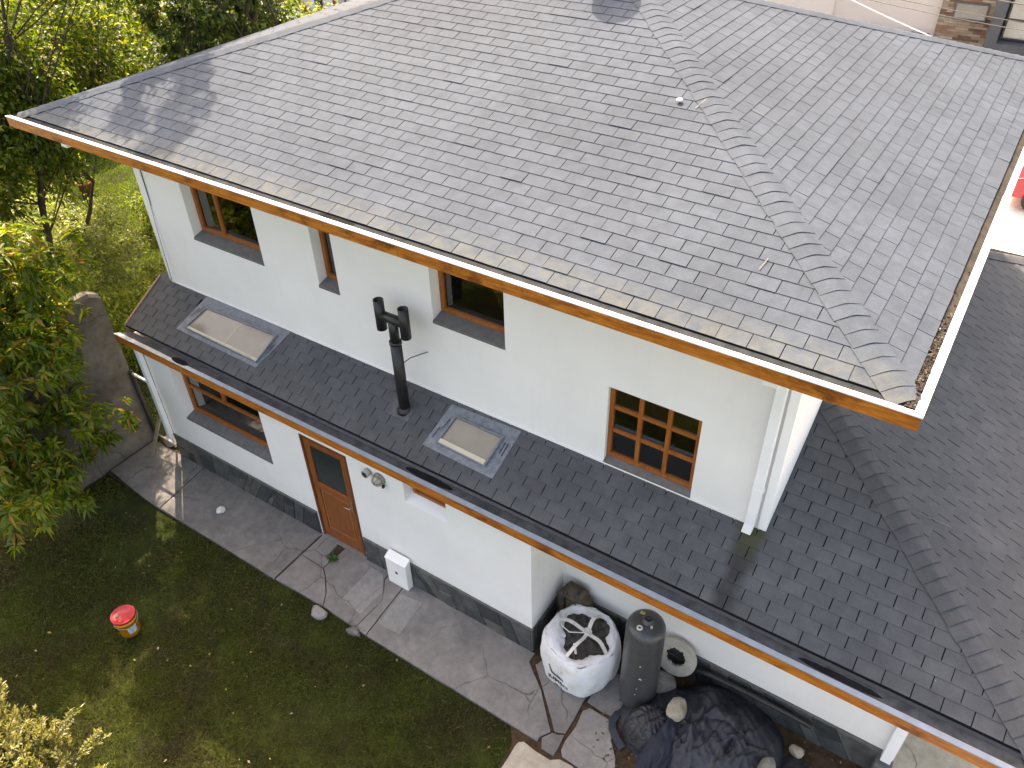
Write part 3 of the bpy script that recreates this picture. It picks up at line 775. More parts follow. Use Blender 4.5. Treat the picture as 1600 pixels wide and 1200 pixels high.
streak((7.42, 1.62, 3.805 - RS * (7.42 - 6.318)), (7.75, 1.75, 3.805 - RS * (7.75 - 6.318)), .005, (RS, 0, 1), ld)
# verge board at the left end of the lean-to
v = []
for (x, dz0, dz1) in ((XG + .045, -.13, .03), (XG + .075, -.13, .03)):
    for (y, z) in ((.02, ZE), (U, Z1)):
        v += [(x, y, z + dz0), (x, y, z + dz1)]
mk('verge_board', v, [(0, 1, 3, 2), (4, 6, 7, 5), (1, 5, 7, 3), (0, 2, 6, 4), (0, 4, 5, 1), (2, 3, 7, 6)], mat_wood('weathered_verge', (.34, .22, .16), (.22, .12, .08), 'y', .6, False), house)
# wall flashing strips where the lower roof meets the upper wall
box('wall_flashing', (WL + .02, WR - .01, U - .014, U - .001, Z1 - .02, Z1 + .018), STUCCO, house)
# rafter beams under the upper eave
for xb in (-3.52, 6.04):
    box('eave_beam', (xb - .065, xb + .065, .10, U - .002, H - .36, H - .162), WHITE_METAL, house, .006)

# ---- downpipes
def downpipe(pts, w, d, mat=WHITE_METAL, label=None):
    """rectangular pipe through vertical list of (x,y,z)"""
    v = []; f = []
    for (x, y, z) in pts: v += [(x - w / 2, y - d / 2, z), (x + w / 2, y - d / 2, z), (x + w / 2, y + d / 2, z), (x - w / 2, y + d / 2, z)]
    for i in range(len(pts) - 1):
        for k in range(4):
            a = i * 4 + k; b = i * 4 + (k + 1) % 4; f.append((a, b, b + 4, a + 4))
    n = len(v); f += [(0, 3, 2, 1), (n - 4, n - 3, n - 2, n - 1)]
    o = mk('downpipe', v, f, mat, house, bevel=.006)
    if label: tag(o, label)
    return o
dp = downpipe([(6.0, U - .085, Z1 - .03), (6.01, U - .062, Z1 + .10), (6.012, U - .06, H - .17)], .10, .08, WHITE_METAL, 'white downpipe at the right corner of the upper wall')
box('pipe_bracket', (5.955, 6.07, U - .105, U - .002, 3.62, 3.65), WHITE_METAL, dp, .003)
box('corner_trim', (6.085, WR + .006, U - .022, U - .002, Z1 + .01, H - .165), STUCCO_SIDE, house, .004)
downpipe([(-3.385, -.052, .40), (-3.39, -.045, .55), (-3.395, -.045, 2.42)], .085, .075, WHITE_METAL, 'white downpipe at the left corner of the ground floor')
downpipe([(8.07, YR - .06, .42), (8.07, YR - .05, 2.42)], .11, .09, WHITE_METAL, 'white downpipe at the right end of the recessed wall')
box('pipe_foot', (7.98, 8.16, YR - .16, YR - .01, -.03, .38), MORTAR, house, .01)
MB().tube([(-3.14, U - .008, 5.6), (-3.18, U - .010, 4.5), (-3.24, U - .009, 3.9), (-3.285, U - .012, 3.12), (-3.29, U - .05, 3.04)], .006, 6).build('cable', BLACK_PIPE, house)
box('corner_board', (WL - .006, WL + .14, U - .012, U - .001, Z1, H - .17), STUCCO, house)

# ---- rooflights
def lpt(x, y, h=0): return (x, y - LS / ns * h, Z1 + LS * (y - U) + h / ns)
def skylight(flash, glass, label, bar=False, split=False):
    m_ = len(flash); ins = [tuple(g * .86 + f * .14 for g, f in zip(gq, fq)) for gq, fq in zip(glass, flash)]
    v = [lpt(*p, .011) for p in flash] + [lpt(*p, .016) for p in ins] + [lpt(*p, .055) for p in ins] + [lpt(*p, .058) for p in glass] + [lpt(*p, .030) for p in glass]
    f = []
    for r in range(4):
        for i in range(4): f.append((r * 4 + i, r * 4 + (i + 1) % 4, r * 4 + 4 + (i + 1) % 4, r * 4 + 4 + i))
    o = mk('rooflight', v, f, FLASH, house); tag(o, label)
    mk('pane', [lpt(*p, .034) for p in glass], [(0, 1, 2, 3)], SKYGLASS, o)
    L = lambda p, q, s: (p[0] + (q[0] - p[0]) * s, p[1] + (q[1] - p[1]) * s)
    if bar:
        a0, a1 = glass[0], glass[1]; b0, b1 = L(glass[0], glass[3], .16), L(glass[1], glass[2], .16)
        v = [lpt(*p, h) for h in (.035, .052) for p in (a0, a1, b1, b0)]
        mk('bottom_rail', v, [(4, 5, 6, 7), (0, 1, 5, 4), (1, 2, 6, 5), (2, 3, 7, 6), (3, 0, 4, 7)], mat_plain('cream_rail', (.50, .45, .34), .5, .08), o)
    if split:
        a0, a1 = L(glass[0], glass[1], .525), L(glass[0], glass[1], .535); b0, b1 = L(glass[3], glass[2], .525), L(glass[3], glass[2], .535)
        mk('joint', [lpt(*p, .037) for p in (a0, a1, b1, b0)], [(0, 1, 2, 3)], mat_plain('pane_joint', (.55, .48, .36), .5), o)
        a0, a1 = glass[0], glass[1]; b0, b1 = L(glass[0], glass[3], .10), L(glass[1], glass[2], .10)
        mk('bottom_rail', [lpt(*p, .040) for p in (a0, a1, b1, b0)], [(0, 1, 2, 3)], mat_plain('cream_rail_thin', (.46, .41, .30), .5), o)
    # torn strips of flashing tape
    for s, e in ((0, 3), (1, 2)):
        for k in range(2):
            u0 = rng.uniform(.1, .6); pa, pb = L(flash[s], flash[e], u0), L(flash[s], flash[e], u0 + .3)
            qa, qb = L(ins[s], ins[e], u0), L(ins[s], ins[e], u0 + .3)
            w0, w1 = L(pa, qa, .3 + .3 * k), L(pb, qb, .35 + .3 * k); w2, w3 = L(pb, qb, .43 + .3 * k), L(pa, qa, .36 + .3 * k)
            mk('tape_fold', [lpt(*w0, .017), lpt(*w1, .017), lpt(*w2, .021), lpt(*w3, .021)], [(0, 1, 2, 3)], BLACK_PIPE, o)
    return o
skylight([(-2.63, .265), (-.89, .235), (-.71, .825), (-2.48, .83)], [(-2.44, .325), (-.92, .30), (-.88, .69), (-2.31, .66)], 'long rooflight with pale flashing at the left of the lower roof', split=True)
skylight([(2.07, .235), (3.135, .215), (3.175, .80), (2.15, .775)], [(2.265, .325), (2.96, .305), (3.0, .64), (2.32, .65)], 'short rooflight with blue-grey flashing right of the flue', bar=True)

# ---- black flue with H-shaped cowl
FX, FY = 1.575, .52
fz = Z1 + LS * (FY - U)
flue = MB().tube([(FX, FY, fz - .08), (FX, FY, 3.93)], .072, 20).build('flue', BLACK_PIPE, house, True); tag(flue, 'black metal flue with an H-shaped cowl')
MB().tube([(FX, FY, 3.90), (FX, FY, 3.935)], .079, 20).build('collar', BLACK_PIPE, flue, True)
MB().tube([(FX, FY, 3.93), (FX, FY, 4.25)], .060, 20).build('neck', BLACK_PIPE, flue, True)
MB().tube([(FX - .18, FY, 4.25), (FX + .18, FY, 4.25)], .062, 20).build('crossbar', BLACK_PIPE, flue, True)
for s in (-1, 1):
    cx = FX + s * .185
    MB().lathe((cx, FY, 4.05), [(.058, 0), (.064, 0), (.064, .41), (.057, .41), (.057, .0)], 20).build('cowl_tube', BLACK_PIPE, flue, True)
v = [lpt(FX - .20, FY - .13, .012), lpt(FX + .14, FY - .13, .012), lpt(FX + .15, FY + .12, .010), lpt(FX - .20, FY + .12, .010)]
v += [(p[0], p[1], p[2] - .012) for p in v]
mk('flashing', v, [(0, 1, 2, 3), (0, 4, 5, 1), (1, 5, 6, 2), (2, 6, 7, 3), (3, 7, 4, 0)], mat_plain('dark_flashing', (.06, .064, .07), .55, .3, 14, .5, 0, .3), flue)
MB().lathe((FX, FY, fz - .02), [(.11, -.02), (.10, .02), (.078, .05), (.074, .06)], 20).build('boot', BLACK_PIPE, flue, True)
MB().tube([(FX + .07, FY, 3.62), (FX + .11, FY + .1, 3.66), (FX + .17, FY + .22, 3.66), (FX + .215, U - .001, 3.655)], .006, 6).build('stay_rod', BLACK_PIPE, flue)

# chimney just over the ridge (its shadow falls on the upper roof)
ch = MB().lathe((1.72, 4.66, AZ - .12), [(.19, 0), (.19, .95), (.12, .97), (.12, 1.05), (.30, 1.07), (.30, 1.12), (.03, 1.25)], 24).build('chimney', GREY_METAL, house, False)
# vent cap on the ground floor wall
vc = MB().lathe((0, 0, 0), [(.055, 0), (.055, .09), (.047, .09), (.047, .0)], 18)
rotm = Matrix.Translation((1.27, -.001, 2.03)) @ Matrix.Rotation(R_(90), 4, 'X')
vc.v = [tuple(rotm @ Vector(p)) for p in vc.v]
vent = vc.build('vent_cap', mat_plain('aged_plastic', (.40, .38, .33), .6, .2, 20), house, True)
for k in range(5):
    zz = 1.99 + k * .02
    box('vent_bar', (1.228, 1.312, -.086, -.08, zz - .004, zz + .004), BLACK_PIPE, vent)

# ------------------------------------------------------------------ small things on the house
lamp = thing('wall_lamp', (1.46, 0, 2.0), 'round bulkhead wall lamp under the eave right of the door', 'lamp')
rm = Matrix.Translation((1.46, -.001, 1.995)) @ Matrix.Rotation(R_(90), 4, 'X')
def tl(mb, M_):
    mb.v = [tuple(M_ @ Vector(p)) for p in mb.v]; return mb
tl(MB().lathe((0, 0, 0), [(.095, 0), (.095, .03), (.085, .045), (.075, .045)], 24), rm).build('base', mat_plain('dull_metal', (.22, .20, .17), .5, .2, 20), lamp, True)
tl(MB().lathe((0, 0, 0), [(.076, .04), (.07, .075), (.05, .10), (.02, .115), (.0005, .118)], 24), rm).build('diffuser', mat_plain('dusty_glass', (.34, .32, .26), .3, .2, 25), lamp, True)
cg = MB()
for a in (0, 60, 120):
    ca, sa = math.cos(R_(a)), math.sin(R_(a))
    cg.tube([rm @ Vector((ca * s * .088, sa * s * .088, .045 + .082 * (1 - s * s) ** .5)) for s in (-1, -.8, -.4, 0, .4, .8, 1)], .004, 6)
cg.build('guard', mat_plain('lamp_guard', (.16, .14, .12), .5), lamp)
box('hinge', (1.525, 1.555, -.06, -.02, 1.895, 1.935), BLACK_PIPE, lamp, .006)

ub = thing('utility_box', (1.62, -.07, 0), 'small white meter box standing against the plinth right of the door', 'utility box')
WBOX = mat_plain('white_box_plastic', (.78, .77, .74), .45, .05, 4)
box('case', (1.435, 1.80, -.15, -.036, .0, .545), WBOX, ub, .012)
v = [(1.43, -.158, .54), (1.805, -.158, .54), (1.805, -.034, .60), (1.43, -.034, .60), (1.43, -.158, .525), (1.805, -.158, .525), (1.805, -.034, .525), (1.43, -.034, .525)]
mk('lid', v, [(0, 1, 2, 3), (4, 7, 6, 5), (0, 4, 5, 1), (1, 5, 6, 2), (2, 6, 7, 3), (3, 7, 4, 0)], WBOX, ub, bevel=.006)
box('latch', (1.60, 1.64, -.156, -.149, .28, .32), BLACK_PIPE, ub)

# ------------------------------------------------------------------ garden wall, gate
gw = thing('garden_wall', (-4.16, -1.5, 0), 'tall grey rendered boundary wall beside the gate', 'wall')
v = []; f = []; n = 11
for i in range(n + 1):
    y = .05 - i * .16; hgt = 3.06 + .05 * fnoise(y * 2, 0, 2) - (.10 if i == 0 else 0) - max(0, (-y - .7)) * .16
    for x, z in ((-4.27, -.06), (-4.27, hgt - .03), (-4.23, hgt + .01), (-4.12, hgt), (-4.085 + .008 * fnoise(y, 1), hgt - .05), (-4.08 + .01 * fnoise(y * 2, 3), 1.5), (-4.08, -.06)):
        v.append((x, y, z))
for i in range(n):
    for k in range(6): f.append((i * 7 + k, i * 7 + k + 1, i * 7 + 7 + k + 1, i * 7 + 7 + k))
f += [tuple(range(7)), tuple(range(n * 7, n * 7 + 7))[::-1]]
mk('render_face', v, f, CONC_WALL, gw)
gate = thing('gate', (-3.8, .02, 0), 'narrow wire mesh gate between the boundary wall and the house corner', 'gate')
MB().tube([(-4.03, .03, -.04), (-4.03, .03, 1.50)], .035, 12).build('post', mat_plain('rusty_black_post', (.022, .018, .017), .6, .4, 12), gate, True)
RAIL = mat_plain('silver_rail', (.55, .56, .58), .4, .15, 10, .5, .3)
MB().tube([(-4.0, .03, 1.46), (-3.50, .03, 1.45)], .026, 10).build('rail', RAIL, gate, True)
MB().tube([(-4.0, .03, .12), (-3.50, .03, .12)], .018, 8).build('rail', RAIL, gate, True)
MB().tube([(-3.52, .03, .05), (-3.52, .03, 1.46)], .018, 8).build('stile', RAIL, gate, True)
wm = MB()
for k in range(13):
    x = -3.98 + k * .46 / 13
    for s in (1, -1):
        pts = []
        x0_ = x; za, zb = .12, 1.44
        step = .04
        z = za; xx = x0_; dirn = s
        while z < zb:
            pts.append((xx, .03 + .004 * s, z)); xx += dirn * .02; z += step; dirn = -dirn
        wm.tube(pts, .0013, 3, False)
wm.build('wire_mesh', BLACK_PIPE, gate)
o = MB().box(-.035, .035, -.011, .011, 0, .78).build('timber_plank', mat_wood('grey_plank', (.28, .24, .15), (.16, .13, .08), 'z', .8, False), None, bevel=.003)
o.location = (-3.745, -.315, -.01); o.rotation_euler = (R_(-30), R_(6), R_(8)); tag(o, 'short weathered plank leaning near the gate at the house corner', 'plank')

def rock(name, c, r, mat, label, cat='rock', sx=1, sy=1, sz=.7, seed=1, group='loose stones about the house'):
    bm = bmesh.new(); bmesh.ops.create_icosphere(bm, subdivisions=3, radius=1)
    g_ = random.Random(seed); pl = [(Vector((g_.gauss(0, 1), g_.gauss(0, 1), g_.gauss(0, 1))).normalized(), g_.uniform(.62, .95)) for _ in range(11)]
    for vv in bm.verts:
        p = vv.co.copy()
        for n_, dd in pl:
            e = p.dot(n_) - dd
            if e > 0: p -= n_ * e * .92
        p *= 1 + .04 * fnoise(p.x * 3, p.y * 3 + p.z, seed)
        vv.co = Vector((p.x * sx * r, p.y * sy * r, p.z * sz * r))
    me = bpy.data.meshes.new(name); bm.to_mesh(me); bm.free(); me.materials.append(mat)
    o = bpy.data.objects.new(name, me); LINK(o); o.location = c
    tag(o, label, cat, group); return o
rock('rock', (-3.72, .10, .05), .15, RUBBLE, 'beige stone lying at the left foot of the house', seed=3)
rock('rock', (-1.71, -.55, .03), .075, mat_plain('pale_pebble', (.62, .60, .56), .7, .1), 'white pebble on the path near the wide window', seed=5)
rock('rock', (.95, -1.10, -.01), .13, STONE_G, 'broken grey concrete lump at the lawn edge of the path', sx=1.1, sy=.8, seed=8)
rock('rock', (1.57, -1.07, -.02), .10, CONC, 'small concrete crumb where the cracked slab meets the lawn', sx=1.3, sy=.7, seed=9)

# ------------------------------------------------------------------ bucket on the lawn
bk = thing('paint_bucket', (-1.09, -2.71, -.04), 'yellow plastic bucket with a red lid standing on the lawn', 'bucket')
YEL = mat_plain('yellow_plastic', (.62, .25, .012), .4, .12, 9)
RED = mat_plain('red_lid_plastic', (.34, .008, .018), .5, .2, 9)
bc = (-1.09, -2.71, -.045)
MB().lathe(bc, [(.0005, .0), (.125, .0), (.131, .01), (.146, .28), (.156, .283), (.156, .295), (.148, .30), (.150, .345), (.15, .36)], 36).build('body', YEL, bk, True)
MB().lathe(bc, [(.158, .335), (.163, .338), (.163, .368), (.152, .374), (.146, .366), (.05, .362), (.0005, .362)], 36).build('lid', RED, bk, True)
MB().lathe((bc[0] - .045, bc[1] - .06, bc[2]), [(.028, .36), (.026, .374), (.0005, .376)], 16).build('spout_cap', mat_plain('grey_cap', (.20, .17, .16), .5), bk, True)
v = []; f = []
toc = math.atan2(CAM.y - bc[1], CAM.x - bc[0]) + .15
for i in range(9):
    a = toc - .42 + i * .105
    for z in (.09, .225): rr = .131 + .015 * (z / .28) + .0025; v.append((bc[0] + rr * math.cos(a), bc[1] + rr * math.sin(a), bc[2] + z))
for i in range(8): f.append((2 * i, 2 * i + 2, 2 * i + 3, 2 * i + 1))
t = NT('bucket_label_print'); s = t.sep()
col = t.ramp(t.noise(30, 3), [(.4, (.55, .62, .66)), (.6, (.32, .42, .50))]); LBL = t.done(t.bsdf(col, .5))
mk('paper_label', v, f, LBL, bk)
ha = []
for i in range(15):
    a = toc - 1.45 + i * 2.9 / 14
    ha.append((bc[0] + .168 * math.cos(a), bc[1] + .168 * math.sin(a), bc[2] + .30 - .06 * math.sin(math.pi * i / 14)))
MB().tube(ha, .003, 5).build('bail', mat_plain('wire_handle', (.35, .33, .30), .4), bk)

# ------------------------------------------------------------------ builder's bag with rubble
bag = thing('bulk_bag', (4.45, .15, 0), 'open white woven builder bag full of dark rubble in the wall recess', 'bag')
t = NT('woven_polypropylene')
wv = t.n('ShaderNodeTexWave'); wv.inputs['Scale'].default_value = 90; t.l(t.mapped((1, 1, 2)), wv.inputs['Vector'])
dirt = t.ramp(t.noise(3.2, 5, .65), [(.42, (.82, .83, .85)), (.58, (.72, .70, .67)), (.74, (.46, .41, .34))])
BAGM = t.done(t.bsdf(dirt, .5, .4, 0, t.bump(t.math('ADD', t.math('MULTIPLY', wv.outputs['Fac'], .15), t.noise(6, 6, .65)), .5, .035)))
BC = Vector((4.45, .15, 0))
def bag_r(a, z):
    se = (abs(math.cos(a + .25)) ** 3.2 + abs(math.sin(a + .25)) ** 3.2) ** (-1 / 3.2)
    belly = .455 * (1 + .07 * math.sin(min(1, max(0, z / .8)) * math.pi) - .05 * (z < .04))
    return belly * (.68 + .32 * se) * (1 + .022 * math.sin(5 * a + 3 * z) + .015 * math.sin(11 * a - 7 * z) + .010 * fnoise(a * 3, z * 6, 4))
v = []; f = []; na = 72
zs = [0, .02, .06, .12, .19, .26, .33, .40, .47, .54, .60, .645, .67]
for z in zs:
    for k in range(na):
        a = 2 * math.pi * k / na; r = bag_r(a, z) * (1 if z < .54 else 1 - ((z - .54) / .13) ** 2 * .07)
        v.append((BC.x + r * math.cos(a), BC.y + r * math.sin(a), z + .025 * fnoise(a * 2, z * 3, 6) * (z > .1)))
for i in range(len(zs) - 1):
    for k in range(na):
        a0 = i * na + k; a1 = i * na + (k + 1) % na; f.append((a0, a1, a1 + na, a0 + na))
mk('sack', v, f, BAGM, bag, True)
# folded-in collar with four openings
v = []; f = []
nrg = 6
for i in range(nrg + 1):
    s = i / nrg
    for k in range(na):
        a = 2 * math.pi * k / na
        # reach: long tongues towards the tie in four directions
        tongue = max(0, math.cos(2 * (a - .55))) ** 3 * .10 + .06 * fnoise(a * 1.5, 0, 9)
        inner = .90 - tongue * 1.6 - .36 * max(0, math.cos(a + 2.5)) ** 3 - .30 * max(0, math.cos(a + .9)) ** 4 - .12 * max(0, math.cos(a - 2.4)) ** 3
        ro = bag_r(a, .67) * .93; r = ro * (1 - s * (1 - inner))
        v.append((BC.x + r * math.cos(a), BC.y + r * math.sin(a), (.67 + .04 * math.sin(s * math.pi) - .07 * s) + .02 * fnoise(a * 4, s * 4, 7)))
for i in range(nrg):
    for k in range(na):
        a0 = i * na + k; a1 = i * na + (k + 1) % na; f.append((a0, a1, a1 + na, a0 + na))
mk('collar', v, f, BAGM, bag, True)
# rubble fill
v = [(BC.x, BC.y, .60)]; f = []
RUB = mat_concrete('rubble_fill', (.085, .078, .066), .35)
for i in range(1, 9):
    for k in range(na):
        a = 2 * math.pi * k / na; r = i / 8 * .44
        v.append((BC.x + r * math.cos(a), BC.y + r * math.sin(a),   .60 - .02 * i / 8 + .045 * fnoise(r * 12 * math.cos(a), r * 12 * math.sin(a), 3)))
for k in range(na): f.append((0, 1 + k, 1 + (k + 1) % na))
for i in range(7):
    for k in range(na):
        a0 = 1 + i * na + k; a1 = 1 + i * na + (k + 1) % na; f.append((a0, a0 + na, a1 + na, a1))
mk('rubble', v, f, RUB, bag)
STRAP = mat_plain('webbing', (.60, .57, .52), .7, .15, 15)
def ribbon(pts, w, name, mat, parent, th=.004, upv=(0, 0, 1)):
    P = [Vector(p) for p in pts]; v = []; f = []; 
    for i, p in enumerate(P):
        d = (P[min(i + 1, len(P) - 1)] - P[max(0, i - 1)]).normalized(); sd_ = d.cross(Vector(upv))
        sd_ = sd_.normalized() if sd_.length > 1e-4 else Vector((1, 0, 0)); n_ = sd_.cross(d)
        v += [p - sd_ * w / 2, p + sd_ * w / 2, p + sd_ * w / 2 + n_ * th, p - sd_ * w / 2 + n_ * th]
    for i in range(len(P) - 1):
        for k in range(4): f.append((i * 4 + k, i * 4 + (k + 1) % 4, i * 4 + 4 + (k + 1) % 4, i * 4 + 4 + k))
    n_ = len(v); f += [(0, 1, 2, 3), (n_ - 4, n_ - 1, n_ - 2, n_ - 3)]
    return mk(name, v, f, mat, parent)
kn = Vector((BC.x + .06, BC.y + .05, .72))
for a, w in ((.55 + .9, .05), (.55 + 2.5, .05), (.55 + 4.15, .045), (.55 - .75, .05)):
    e = Vector((BC.x + .44 * math.cos(a), BC.y + .44 * math.sin(a), .65)); pts = []
    for i in range(11):
        s = i / 10; p = e.lerp(kn, s); p.z += .06 * math.sin(s * math.pi) - .02 * math.sin(s * math.pi * 3); p.x += .02 * math.sin(s * 5 + a); pts.append(p)
    ribbon([e + Vector((.04 * math.cos(a), .04 * math.sin(a), -.22)), e + Vector((.03 * math.cos(a), .03 * math.sin(a), -.08))] + pts, w, 'strap', STRAP, bag)
kt = MB()
for q in range(3):
    kt.tube([kn + Vector((.05 * math.cos(i * .9 + q * 2), .04 * math.sin(i * .9 + q), .012 * math.sin(i * 1.9 + q))) for i in range(8)], .010, 6)
kt.build('knot', STRAP, bag, True)
MB().tube([(4.06, .28, .69), (4.16, .14, .665), (4.3, .10, .68), (4.45, .16, .71), (4.52, .2, .72)], .008, 6).build('cord', STRAP, bag, True)
MB().tube([(4.52, -.12, .665), (4.44, -.02, .70)], .016, 10).build('tube_end', STRAP, bag, True)
# printing on the bag
INK = mat_plain('black_ink', (.02, .02, .022), .6, .2)
def bag_text(body, size, a_c, z_c, parent):
    cu = bpy.data.curves.new('print', 'FONT'); cu.body = body; cu.size = size; cu.align_x = 'CENTER'; cu.resolution_u = 3; cu.offset = size * .02
    to = bpy.data.objects.new('print', cu); LINK(to)
    bpy.context.view_layer.update()
    me = bpy.data.meshes.new_from_object(to.evaluated_get(bpy.context.evaluated_depsgraph_get()))
    bpy.data.objects.remove(to); bpy.data.curves.remove(cu)
    bm = bmesh.new(); bm.from_mesh(me); bmesh.ops.subdivide_edges(bm, edges=[e for e in bm.edges if e.calc_length() > .03], cuts=2)
    bmesh.ops.triangulate(bm, faces=bm.faces)
    for vv in bm.verts:
        a = a_c + vv.co.x / .5; z = z_c + vv.co.y; r = bag_r(a, z) + .006
        vv.co = Vector((BC.x + r * math.cos(a), BC.y + r * math.sin(a), z + .025 * fnoise(a * 2, z * 3, 6)))
    bm.to_mesh(me); bm.free(); me.materials.clear(); me.materials.append(INK)
    o = bpy.data.objects.new('printing', me); LINK(o); attach(o, parent); return o
AT = math.atan2(-.9, -.12)
bag_text('JUMBO', .105, AT, .16, bag); bag_text('BAGS', .055, AT, .07, bag)
v = []; f = []
lg = [(-.17, .42), (-.10, .305), (.09, .305), (.09, .335), (-.085, .335), (-.15, .435)]
for x, z in lg:
    a = AT + x / .5; r = bag_r(a, z) + .007; v.append((BC.x + r * math.cos(a), BC.y + r * math.sin(a), z + .025 * fnoise(a * 2, z * 3, 6)))
mk('emblem', v, [(0, 1, 4, 5), (1, 2, 3, 4)], INK, bag)
# bundle behind the bag
bd = thing('bundle', (4.08, .62, 0), 'brown strapped bundle wedged behind the white builder bag', 'bundle')
bm = bmesh.new(); bmesh.ops.create_cube(bm, size=1)
bmesh.ops.bevel(bm, geom=list(bm.edges), offset=.18, segments=4, affect='EDGES')
for vv in bm.verts: vv.co = Vector((4.09 + vv.co.x * .42 + vv.co.y * .05, .62 + vv.co.y * .24, .40 + vv.co.z * .84 + .02 * fnoise(vv.co.x * 5, vv.co.z * 4, 2)))
me = bpy.data.meshes.new('cover'); bm.to_mesh(me); bm.free(); me.materials.append(mat_plain('brown_canvas', (.10, .078, .055), .9, .35, 10, .2, 0, .5, 18)); o = bpy.data.objects.new('cover', me); LINK(o); attach(o, bd); smooth_all(o)
for dx in (-.09, .07): ribbon([(4.09 + dx, .49, .1), (4.09 + dx, .485, .75), (4.09 + dx, .55, .825), (4.09 + dx, .68, .825)], .025, 'strap', BLACK_PIPE, bd)

# ------------------------------------------------------------------ gas cylinder
gc = thing('gas_cylinder', (5.28, .13, 0), 'tall dark grey steel cylinder standing beside the builder bag', 'cylinder')
TANK = mat_plain('dark_grey_enamel', (.054, .055, .057), .36, .2, 12)
tc = (5.28, .13, 0)
MB().lathe(tc, [(.0005, .02), (.10, .0), (.17, .02), (.222, .07), (.232, .12), (.232, 1.46), (.228, 1.52), (.21, 1.575), (.165, 1.605), (.06, 1.618), (.0005, 1.62)], 40).build('shell', TANK, gc, True)
RUSTY = mat_plain('rusty_fitting', (.075, .055, .045), .7, .4, 20)
MB().lathe((5.29, .15, 1.605), [(.075, 0), (.075, .02), (.055, .03), (.052, .055), (.03, .058), (.028, .03), (.0005, .03)], 20).build('valve_boss', TANK, gc, True)
MB().lathe((5.29, .15, 1.63), [(.024, 0), (.024, .05), (.016, .07), (.0005, .071)], 12).build('valve', BLACK_PIPE, gc, True)
MB().lathe((5.245, .02, 1.598), [(.035, .0), (.035, .022), (.02, .026), (.016, .012), (.0005, .012)], 18).build('plug', mat_plain('white_plug', (.62, .60, .55), .5), gc, True)
MB().tube([(5.36, .085, 1.60), (5.365, .075, 1.665)], .013, 10).build('nipple', mat_plain('zinc', (.45, .45, .44), .4, .1, 10, .5, .5), gc, True)
box('tag', (5.16, 5.215, .20, .235, 1.602, 1.618), mat_plain('yellow_tag', (.45, .38, .10), .6), gc)
CHIP = mat_plain('paint_chip', (.65, .64, .62), .6)
for (a, z, s) in ((-1.25, 1.06, .010), (-1.2, .80, .012), (-1.12, .79, .008), (-1.3, .58, .007), (-1.35, .45, .008)):
    v = []
    for (da, dz) in ((-1, -1), (1, -.7), (.8, 1), (-.6, .8)):
        aa = a + da * s / .212; v.append((tc[0] + .2335 * math.cos(aa), tc[1] + .2335 * math.sin(aa), z + dz * s))
    mk('paint_chip', v, [(0, 1, 2, 3)], CHIP, gc)

# broken white disc against the wall
ds = thing('broken_disc', (5.55, .66, 0), 'broken round white disc with a dark hole leaning on the wall behind the cylinder', 'disc')
v = []; f = []; n = 40
MT = Matrix.Translation((5.54, .655, .46)) @ Matrix.Rotation(R_(72), 4, 'X')
for h in (0, .04):
    for k in range(n):
        a = 2 * math.pi * k / n; v.append(MT @ Vector((.27 * math.cos(a), .27 * math.sin(a), h)))
    for k in range(n):
        a = 2 * math.pi * k / n; ri = .13 + .03 * fnoise(a * 2, 0, 5) + .004 * math.sin(7 * a); v.append(MT @ Vector((ri * math.cos(a), ri * math.sin(a), h)))
for k in range(n):
    j = (k + 1) % n
    f += [(2 * n + k, 2 * n + j, 3 * n + j, 3 * n + k), (k, n + k, n + j, j), (k, j, 2 * n + j, 2 * n + k), (n + k, 3 * n + k, 3 * n + j, n + j)]
mk('rim', v, f, mat_concrete('dirty_white_cement', (.42, .39, .33), .2), ds)
o = MB().tube([(5.75, .66, .36), (6.0, .67, .40), (6.4, .68, .41), (7.0, .70, .38), (7.25, .70, .36)], .032, 12).build('drain_pipe', mat_plain('black_polythene', (.02, .019, .018), .45, .3, 10), None, True); tag(o, 'black plastic pipe lying along the plinth behind the tarpaulin', 'pipe')

# ------------------------------------------------------------------ tarpaulin heap, rubbish bag
t = NT('tarpaulin_cloth')
colr = t.ramp(t.noise(1.7, 5, .6), [(.35, (.016, .018, .026)), (.55, (.023, .025, .033)), (.75, (.046, .044, .042))])
TARP = t.done(t.bsdf(colr, .5, .45, 0, t.bump(t.math('ADD', t.noise(9, 5, .6), t.math('MULTIPLY', t.noise(30, 3), .3)), .5, .02)))
def heap(name, x0, x1, y0, y1, hfun, mat, parent=None, n=70, inside=None):
    v = []; f = []; idx = {}
    for i in range(n + 1):
        for j in range(n + 1):
            x = x0 + (x1 - x0) * i / n; y = y0 + (y1 - y0) * j / n
            idx[i, j] = len(v); h = hfun(x, y); v.append((x, y, h))
    for i in range(n):
        for j in range(n):
            q = [idx[i, j], idx[i + 1, j], idx[i + 1, j + 1], idx[i, j + 1]]
            if max(v[k][2] for k in q) > -.035: f.append(q)
    used = sorted({k for q in f for k in q}); mp = {k: i for i, k in enumerate(used)}
    return mk(name, [v[k] for k in used], [[mp[k] for k in q] for q in f], mat, parent, True)
def ridge(x, a, w): return max(0, 1 - abs(x - a) / w)
FOLDS = [(rng.uniform(5.6, 6.9), rng.uniform(-.45, .5), rng.uniform(-2.4, -.6) if k % 3 else rng.uniform(0, 3), rng.uniform(.025, .075) * (1 if k % 4 else -1), rng.uniform(.012, .035), rng.uniform(.25, .7)) for k in range(44)]
